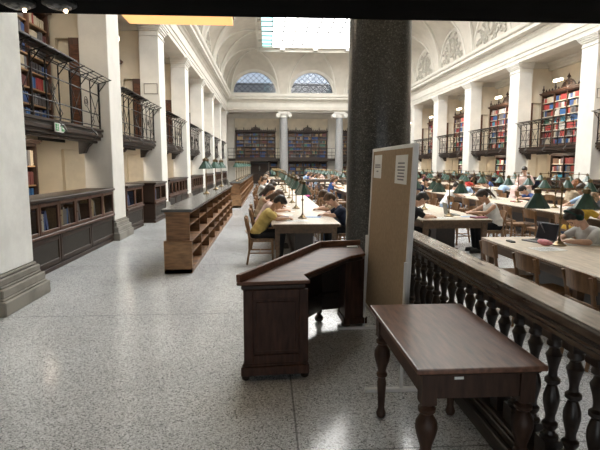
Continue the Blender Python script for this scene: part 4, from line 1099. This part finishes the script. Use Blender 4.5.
def person(label, x, y, rz, shirt, trous, hair, skin='light', lean=30, hp=22, hy=0, sleeve='short', style='short', arms=None, stand=False, voxel=.0085, headset=False, sit=.0, legs=None, cap=None, group=None, skirt=False, w=1.0, z0=0.0):
    t = thing('person', label, 'person', (x, y, z0), rz, group)
    th = math.radians(lean); tv = V(math.sin(th), 0, math.cos(th)); tn = V(math.cos(th), 0, -math.sin(th))
    pel = V(-.06, 0, .54) if not stand else V(-.02, 0, .92)
    nb = pel+tv*.47; hd = math.radians(lean+hp); 
    neck1 = nb+V(math.sin((th+hd)/2), 0, math.cos((th+hd)/2))*.085
    hc = neck1+V(math.sin(hd*.8), 0, math.cos(hd*.8))*.105+V(.015, 0, 0)
    HM = Matrix.Translation(hc) @ Matrix.Rotation(math.radians(hy), 4, 'Z') @ Matrix.Rotation(hd, 4, 'Y')
    sw = .185*w; sh = [nb-tv*.055+V(0, s*sw, 0) for s in (-1, 1)]
    if arms is None: arms = ((V(.29, -.25, .80), V(.45, -.12, .795)), (V(.29, .25, .80), V(.47, .10, .795)))
    hips = [pel+V(.02, s*.085, -.03) for s in (-1, 1)]
    if legs is None:
        legs = [((.38, s*.11, .515), (.34, s*.11, .10)) for s in (-1, 1)] if not stand else [((.02, s*.09, .50), (-.02, s*.09, .09)) for s in (-1, 1)]
    legs = [(Vector(k), Vector(a)) for k, a in legs]
    def torso(g, e):
        capsule(g, pel+V(0, -.075, 0), pel+V(0, .075, 0), .108+e, .108+e)
        m = pel+tv*.2; capsule(g, m+V(0, -.065*w, 0), m+V(0, .065*w, 0), .095+e, .095+e)
        c = pel+tv*.34; capsule(g, c+V(0, -.085*w, 0)+tn*.005, c+V(0, .085*w, 0)+tn*.005, .102+e, .102+e)
        u = nb-tv*.06; capsule(g, u+V(0, -.13*w, 0)-tn*.01, u+V(0, .13*w, 0)-tn*.01, .066+e, .066+e)
        d_ = pel+tv*.1; capsule(g, d_+V(0, -.07, 0), d_+V(0, .07, 0), .104+e, .104+e); d_ = pel+tv*.27; capsule(g, d_+V(0, -.078*w, 0), d_+V(0, .078*w, 0), .10+e, .10+e); capsule(g, pel, c, .108+e, .108+e); capsule(g, c, nb-tv*.04, .09+e, .055+e)
    # body
    g = G(); torso(g, 0)
    capsule(g, nb-tv*.05, neck1+V(.0, 0, .02), .052, .05)
    g.M = HM
    g.sphere((-.012, 0, .018), 1, 16, 12, (.098, .078, .098)); g.sphere((.022, 0, -.045), 1, 14, 10, (.066, .056, .072)); capsule(g, (.088, 0, .012), (.104, 0, -.028), .009, .014, 8); capsule(g, (.07, -.03, .03), (.07, .03, .03), .018, .018, 8)
    capsule(g, (.078, -.018, -.065), (.078, .018, -.065), .011, .011, 8); g.sphere((.068, 0, -.098), .020, 8, 6)
    for s in (-1, 1): g.sphere((-.008, s*.080, -.01), 1, 8, 6, (.020, .010, .030)); g.sphere((.062, s*.034, -.025), .024, 8, 6)
    g.M = Matrix()
    for i, s in enumerate((-1, 1)):
        e, h = Vector(arms[i][0]), Vector(arms[i][1]); capsule(g, sh[i], e, .048, .038); fw = (h-e).normalized(); wr = h-fw*.0
        m = e+(h-e)*.35; capsule(g, e, m, .038, .036); capsule(g, m, wr, .036, .025)
        hand(g, wr-fw*.01, fw, V(0, 0, 1), V(0, -s, 0), .45)
        capsule(g, hips[i], legs[i][0], .078, .055); kn, an = legs[i]; c_ = kn+(an-kn)*.3; capsule(g, kn, c_, .054, .052); capsule(g, c_, an, .052, .034)
        capsule(g, an, an+V(.0, 0, -.035), .036, .036); capsule(g, an+V(0, 0, -.05), an+V(.16, 0, -.065), .034, .026)
    body = meld(g, 'body', SKIN[skin], t, voxel)
    # face
    g = G(); g.M = HM
    for s in (-1, 1): g.sphere((.082, s*.032, .004), 1, 8, 6, (.010, .013, .007))
    g.build('eyes', EYE, t, smooth=True)
    g = G(); g.M = HM
    for s in (-1, 1): capsule(g, (.088, s*.018, .028), (.080, s*.048, .026), .005, .004, 6)
    g.build('eyebrows', HAIR[hair], t, smooth=True)
    g = G(); g.M = HM; capsule(g, (.089, -.02, -.066), (.089, .02, -.066), .0055, .0055, 6); g.build('mouth', LIP, t, smooth=True)
    # hair
    g = G(); g.M = HM; g.sphere((-.026, 0, .036), 1, 18, 12, (.102, .089, .100)); g.sphere((.03, 0, .085), 1, 12, 8, (.062, .068, .042))
    if style == 'short': g.sphere((-.055, 0, -.01), 1, 14, 10, (.07, .08, .08))
    if style in ('long', 'pony', 'bun'):
        g.sphere((-.05, 0, -.01), 1, 14, 10, (.075, .086, .085))
    if style == 'long':
        for s in (-1, 0, 1): capsule(g, (-.065, s*.05, -.02), (-.10, s*.06, -.22), .052, .035)
        for s in (-1, 1): capsule(g, (-.02, s*.085, .02), (-.02, s*.082, -.19), .03, .02)
    if style == 'pony': capsule(g, (-.12, 0, .04), (-.16, 0, -.02), .034, .036); capsule(g, (-.16, 0, -.02), (-.15, 0, -.22), .034, .016)
    if style == 'bun': g.sphere((-.115, 0, .09), .05, 12, 8)
    meld(g, 'hair', HAIR[hair], t, .010, 3)
    if headset:
        g = G(); g.M = HM; g.tube([(-.01+.0*math.cos(a), .096*math.cos(a), .015+.128*math.sin(a)) for a in [PI*i/14 for i in range(15)]], .014, 6)
        for s in (-1, 1): capsule(g, (-.01, s*.085, -.005), (-.01, s*.112, -.005), .040, .036)
        g.build('headphones', CL['darkteal'], t, smooth=True)
    if cap:
        g = G(); g.M = HM; g.tube([(-.02+.108*math.cos(a), .095*math.sin(a), .075) for a in [2*PI*i/20 for i in range(20)]], .014, 8, True); g.build('headband', CL[cap], t, smooth=True)
    # clothing
    g = G(); torso(g, .013)
    for i, s in enumerate((-1, 1)):
        e, h = Vector(arms[i][0]), Vector(arms[i][1])
        if sleeve == 'tank': capsule(g, sh[i]+V(0, -s*.06, 0), sh[i]+V(0, -s*.02, 0), .05, .045)
        else:
            q = sh[i]+(e-sh[i])*(.72 if sleeve == 'short' else 1); capsule(g, sh[i], q, .060, .056 if sleeve == 'short' else .050)
            if sleeve == 'long': capsule(g, e, e+(h-e)*.86, .050, .036)
    meld(g, 'top' if sleeve == 'tank' else 'shirt', CL[shirt], t, .011, 8)
    g = G(); capsule(g, pel+V(0, -.075, -.02), pel+V(0, .075, -.02), .122, .122)
    for i in range(2):
        kn, an = legs[i]; capsule(g, hips[i], kn, .092, .070)
        if not skirt: capsule(g, kn, an, .068, .056)
        else: pass
    meld(g, 'shorts' if skirt else 'trousers', CL[trous], t, .012, 3)
    g = G()
    for i in range(2):
        an = legs[i][1]; capsule(g, an+V(-.02, 0, -.045), an+V(.15, 0, -.055), .044, .038)
        b = an+V(.06, 0, -.088); g.cbox(b, (.26, .085, .022))
    meld(g, 'shoes', CL['darkgrey'], t, .011, 2)
    PN[0] += 1; return t
L_, R_ = 0.0, PI
# near table, left of the granite column
person('person in a yellow t-shirt bent over a phone at the near left table corner', -.13, 8.78, 0, 'yellow', 'black', 'black', 'tan', 33, 26, voxel=.008)
person('person with brown hair hidden behind the yellow t-shirt reader', -.09, 10.35, 0, 'palepink', 'denim', 'brown', 'light', 30, 25, style='long')
p_tank = person('person in a tan sleeveless top sitting third on the left of the near table', -.14, 11.5, 0, 'beige', 'denim', 'dark', 'tan', 18, 22, style='long', sleeve='tank')
person('person with dark tied hair sitting fourth on the left of the near table', -.08, 14.3, 0, 'pink', 'black', 'dark', 'light', 22, 20, style='bun')
person('person in a grey t-shirt sitting far down the left side of the second left table', -.22, 18.0, 0, 'grey', 'black', 'brown', 'light', 12, 15)
p_long = person('person with long light hair far down the left side of the second left table', -.2, 22.2, 0, 'white', 'denim', 'light', 'light', 15, 15, style='long')
p_navy = person('person in a navy t-shirt reading on the right side of the near left table', 1.52, 9.35, PI, 'navy', 'black', 'brown', 'light', 33, 20, voxel=.008)
person('person in a beige shirt just behind the navy t-shirt reader', 1.55, 10.6, PI, 'beige', 'denim', 'brown', 'tan', 30, 35)
# right tables
person('person with green headphones and grey t-shirt at the laptop table', 4.12, 5.92, PI, 'grey', 'denim', 'black', 'light', 30, 30, 0, voxel=.008, headset=True)
person('person with dark ponytail in a white sleeveless top reading at the second table', 4.50, 9.6, PI, 'white', 'black', 'dark', 'tan', 25, 24, style='pony', sleeve='tank', voxel=.008)
person('person with dark hair mostly hidden by the pinboard edge', 2.52, 8.95, 0, 'black', 'black', 'black', 'light', 28, 22)
person('person with white headband and pale tank top leaning on the middle row table', 5.45, 14.9, 0, 'white', 'lightblue', 'dark', 'light', 32, 12, sleeve='tank', style='bun', cap='white', skirt=True)
p_white = person('person in a white t-shirt with dark hair writing in the middle row', 7.42, 16.1, PI, 'white', 'denim', 'dark', 'light', 24, 26)
person('person in a light blue patterned shirt left of the white t-shirt writer', 7.38, 17.6, PI, 'lightblue', 'denim', 'light', 'light', 38, 25, sleeve='long')
person('person in a dark blue t-shirt bent low beside the white laptop', 7.55, 13.6, PI, 'royal', 'black', 'black', 'light', 40, 22)
person('person with ginger hair in a pink sleeveless top at the table nearest the piers', 8.6, 16.9, 0, 'palepink', 'denim', 'ginger', 'light', 12, 22, sleeve='tank', style='bun')
person('standing person in a pale pink top leaning over the table near the right piers', 8.60, 16.2, -2.3, 'palepink', 'white', 'dark', 'light', 16, 18, stand=True, style='short', sleeve='long', arms=((V(.10, -.26, 1.12), V(.30, -.10, .98)), (V(.10, .26, 1.12), V(.30, .10, 1.0))))
person('person in a mustard yellow top with light brown hair behind the headphones wearer', 5.60, 8.75, 0, 'mustard', 'denim', 'light', 'light', 30, 22, style='long')
person('person in a light blue t-shirt at the right edge of the photo', 7.45, 11.2, PI, 'lightblue', 'denim', 'dark', 'tan', 14, 20)
person('person with brown hair and tan jacket above the mustard yellow top', 8.55, 13.6, 0, 'beige', 'denim', 'ginger', 'light', 12, 16, sleeve='long', style='long')
# crowd beyond: copies of the readers above in other clothes
def crowd(src, x, y, rz, shirt, hairc, label):
    o = {}
    for ch in src.children:
        for sl in ch.material_slots:
            if sl.material.name.startswith('cloth_') and ch.name.split('.')[0] in ('shirt', 'top'): o[sl.material.name] = CL[shirt]
            if sl.material.name.startswith('hair_'): o[sl.material.name] = HAIR[hairc]
    return dup(src, (x, y, 0), rz, label, None, o)
rnd = random.Random(3); srcs = [p_tank, p_long, p_navy, p_white]
CS = [('blue', 'blue'), ('pink', 'magenta'), ('white', 'white'), ('navy', 'navy'), ('yellow', 'yellow'), ('grey', 'grey'), ('light blue', 'lightblue'), ('pale pink', 'palepink'), ('black', 'black'), ('red', 'red')]
spots = []
def side(x, s, y): spots.append((x+s*.80, y, 0 if s < 0 else PI))
for x, s, y in ((RX[1], -1, 20.5), (RX[1], 1, 19.0), (RX[1], 1, 22.0), (RX[2], -1, 18.6), (RX[2], 1, 20.8), (RX[2], -1, 21.5), (RX[3], -1, 18.5), (RX[3], 1, 14.2), (RX[3], 1, 15.9), (RX[3], -1, 21.6), (RX[3], 1, 22.6),
                (RX[0], 1, 19.0), (RX[0], 1, 21.3), (RX[0], -1, 27.4), (RX[0], 1, 28.2), (RX[0], 1, 30.5), (RX[1], -1, 27.2), (RX[1], -1, 29.0), (RX[1], 1, 28.0), (RX[1], 1, 30.4), (RX[1], -1, 32.0), (RX[2], -1, 27.8), (RX[2], 1, 29.4), (RX[2], -1, 31.0),
                (RX[0], -1, 35.5), (RX[0], 1, 36.2), (RX[1], -1, 36.0), (RX[1], 1, 37.4), (RX[2], -1, 35.8), (RX[2], 1, 38.0), (RX[3], -1, 30.2), (RX[3], 1, 32.0), (RX[3], -1, 38.2)): side(x, s, y)
rown = {RX[0]: 'left row', RX[1]: 'row of the laptop table', RX[2]: 'middle row', RX[3]: 'row nearest the right piers'}
cnt = {}
for i, (x, y, rz) in enumerate(spots):
    xr = min(RX, key=lambda q: abs(q-x)); nm, cl = CS[i % len(CS)]; hc_ = ('dark', 'brown', 'black', 'light')[(i*3+1) % 4]
    k = (xr, x < xr); cnt[k] = cnt.get(k, 0)+1
    crowd(srcs[i % 4], x, y, rz, cl, hc_, 'distant reader in %s, %s on %s side of %s' % (nm, ORD[cnt[k]-1], 'left' if x < xr else 'right', rown[xr]))

# ------------------------------------------------------------------ things on the tables
TZ = .755
GREYM = mat('laptop_grey', (.10, .105, .115), .4, .4, var=.05); SILV = mat('laptop_silver', (.55, .55, .55), .35, .5, var=.03); SCR = mat('laptop_screen', (.03, .035, .045), .15, var=.1)
def laptop(x, y, rz, label, body=GREYM, ang=105):
    t = thing('laptop', label, 'laptop', (x, y, TZ), rz)        # user sits at -x, lid at +x
    g = G(); g.box(-.115, .115, -.165, .165, 0, .016); g.build('base', body, t, bev=.004)
    g = G()
    for i in range(5):
        for j in range(12): g.box(-.02+i*.022, .0-.001+i*.022, -.145+j*.0245, -.125+j*.0245, .016, .018)
    g.build('keyboard', M['iron'], t)
    g = G(); g.M = Matrix.Translation((.115, 0, .012)) @ Matrix.Rotation(math.radians(ang-90), 4, 'Y'); g.box(-.004, .004, -.165, .165, 0, .225); o = g.build('lid', body, t, bev=.003)
    g = G(); g.M = Matrix.Translation((.115, 0, .012)) @ Matrix.Rotation(math.radians(ang-90), 4, 'Y'); g.box(-.0055, -.004, -.15, .15, .018, .212); g.build('screen', SCR, o)
def sheet(x, y, rz, label, w=.21, l=.297, m=None, h=.003, name='paper_sheet', cat='paper', lines=True):
    t = thing(name, label, cat, (x, y, TZ), rz)
    g = G(); g.box(-l/2, l/2, -w/2, w/2, 0, h); g.build('sheet', m or M['paper'], t)
    if lines:
        g = G()
        for i in range(9): g.box(-l/2+.03+i*.026, -l/2+.033+i*.026, -w/2+.02, w/2-.02-.02*(i % 3), h, h+.0006)
        g.build('printed_lines', M['ink'], t)
BLUEP = mat('blue_print', (.30, .42, .62), .7); PINKC = mat('pink_case', (.70, .28, .32), .7, var=.1, scale=25); MAR = mat('maroon_cover', (.20, .03, .06), .6)
laptop(3.42, 6.05, .3, 'dark grey open laptop standing on the front table behind the pink pencil case')
laptop(3.74, 6.22, PI-.35, 'second dark laptop beside the headphones wearer', GREYM, 112)
t = thing('pencil_case', 'pink pencil case lying in front of the dark laptop', 'pencil case', (3.36, 5.80, TZ), .25)
g = G(); g.sphere((0, 0, .035), 1, 14, 8, (.045, .115, .035)); g.build('pouch', PINKC, t, smooth=True); g = G(); g.tube([(0, -.10, .058), (0, 0, .07), (0, .10, .058)], .004, 5); g.build('zip', M['white_in'], t)
sheet(3.22, 5.50, .1, 'white printed sheet on the front table below the pencil case', .25, .34)
sheet(3.82, 5.86, -.2, 'open white notebook in front of the headphones wearer', .28, .38, None, .012, 'notebook', 'notebook')
g = G(); g.box(-.04, .04, -.08, .08, 0, .009); tag(g.build('phone', M['iron'], loc=(3.80, 5.95, TZ+.013), bev=.003), 'black phone lying on the open notebook by the lamp', 'phone')
g = G(); g.box(-.03, .03, -.075, .075, 0, .02); tag(g.build('glasses_case', M['iron'], loc=(3.06, 6.05, TZ), bev=.006), 'small black case at the edge of the laptop table', 'case')
# second table
sheet(3.22, 8.95, 0, 'white printed sheet at the near end of the second table', .26, .36); sheet(3.0, 9.5, .3, 'stack of white papers beside the hidden dark-haired reader', .22, .3, None, .02)
t = thing('handbag', 'small black bag lying on the second table near the lamp', 'bag', (3.06, 9.95, TZ), .3)
g = G(); g.sphere((0, 0, .05), 1, 14, 8, (.10, .13, .055)); g.build('pouch', CL['black'], t, smooth=True); g = G(); g.tube([(0, .1*math.cos(a), .07+.06*math.sin(a)) for a in [PI*i/10 for i in range(11)]], .008, 6); g.build('handle', CL['darkgrey'], t, smooth=True)
laptop(3.60, 9.5, PI-.1, 'grey laptop standing beside the lamp in front of the ponytail reader', mat('laptop_olive', (.20, .21, .18), .5), 100)
sheet(3.78, 9.12, -.1, 'blue and white open papers before the ponytail reader', .2, .3, BLUEP)
sheet(3.86, 8.86, .2, 'maroon closed notebook at the right near corner of the second table', .18, .26, MAR, .025, 'notebook', 'notebook', False)
sheet(3.5, 11.2, 0, 'white sheet on the second table between the lamps', .25, .35); sheet(3.1, 12.6, .2, 'white notebook farther down the second table', .25, .35, None, .015, 'notebook', 'notebook')
# middle row
laptop(6.55, 13.75, PI, 'white laptop facing the dark blue t-shirt reader', M['white_in']); sheet(6.85, 13.2, .1, 'white sheet beside the white laptop', .25, .35); sheet(6.6, 12.85, .3, 'red notebook before the dark blue t-shirt reader', .18, .25, mat('red_cover', (.45, .05, .06), .6), .02, 'notebook', 'notebook', False)
sheet(6.3, 15.6, .2, 'white papers under the hands of the headband wearer', .25, .35); sheet(6.8, 11.1, 0, 'open papers before the light blue t-shirt reader', .3, .4); sheet(6.75, 16.2, 0, 'white sheet before the white t-shirt writer', .3, .4)
laptop(6.9, 10.3, 0, 'dark laptop on the middle row table near the right edge')
sheet(6.2, 9.2, .1, 'open papers before the mustard yellow top', .3, .4)
# near left table
sheet(.52, 8.62, .1, 'large white sheet at the near end of the left table', .25, .38); sheet(.82, 9.25, -.2, 'blue and white open magazine before the navy t-shirt reader', .26, .36, BLUEP, .006, 'magazine', 'magazine')
sheet(.34, 9.5, .1, 'white notebook between the yellow t-shirt reader and the first lamp', .2, .3, None, .012, 'notebook', 'notebook'); sheet(.40, 10.4, -.1, 'white papers before the second reader of the near left table', .25, .35); sheet(.36, 11.6, .1, 'white papers before the tan sleeveless top', .25, .35)
g = G(); g.box(-.075, .075, -.036, .036, 0, .009); tag(g.build('phone', M['iron'], loc=(.30, 8.74, TZ+.055), bev=.003), 'black phone held by the yellow t-shirt reader', 'phone')

# ------------------------------------------------------------------ light and camera
w = bpy.data.worlds.new('World'); scene.world = w; w.use_nodes = True
nt = w.node_tree; bg = nt.nodes['Background']
sk = nt.nodes.new('ShaderNodeTexSky'); sk.sky_type = 'HOSEK_WILKIE'; sk.sun_direction = (.3, -.5, .8); sk.turbidity = 7
mx = nt.nodes.new('ShaderNodeMix'); mx.data_type = 'RGBA'; mx.inputs[0].default_value = .55; mx.inputs[7].default_value = (.34, .38, .44, 1)
nt.links.new(sk.outputs['Color'], mx.inputs[6]); nt.links.new(mx.outputs[2], bg.inputs['Color']); bg.inputs['Strength'].default_value = 1.4

cam = bpy.data.cameras.new('camera'); co = bpy.data.objects.new('camera', cam); C.objects.link(co)
cam.sensor_fit = 'HORIZONTAL'; cam.sensor_width = 36; cam.lens = 36*500/600; cam.clip_start = .02; cam.clip_end = 300
p = math.atan(60/500); s = math.atan(33/500*math.cos(p))
co.location = (0, 0, 1.72); co.rotation_euler = (PI/2-p, 0, -s)
scene.camera = co
vs = scene.view_settings; vs.view_transform = 'Standard'; vs.look = 'None'; vs.gamma = 1; vs.use_curve_mapping = False; vs.exposure = 0.7
cy = scene.cycles; cy.max_bounces = 8; cy.diffuse_bounces = 6; cy.glossy_bounces = 3; cy.transparent_max_bounces = 8; cy.use_denoising = True
cy.sample_clamp_indirect = 6
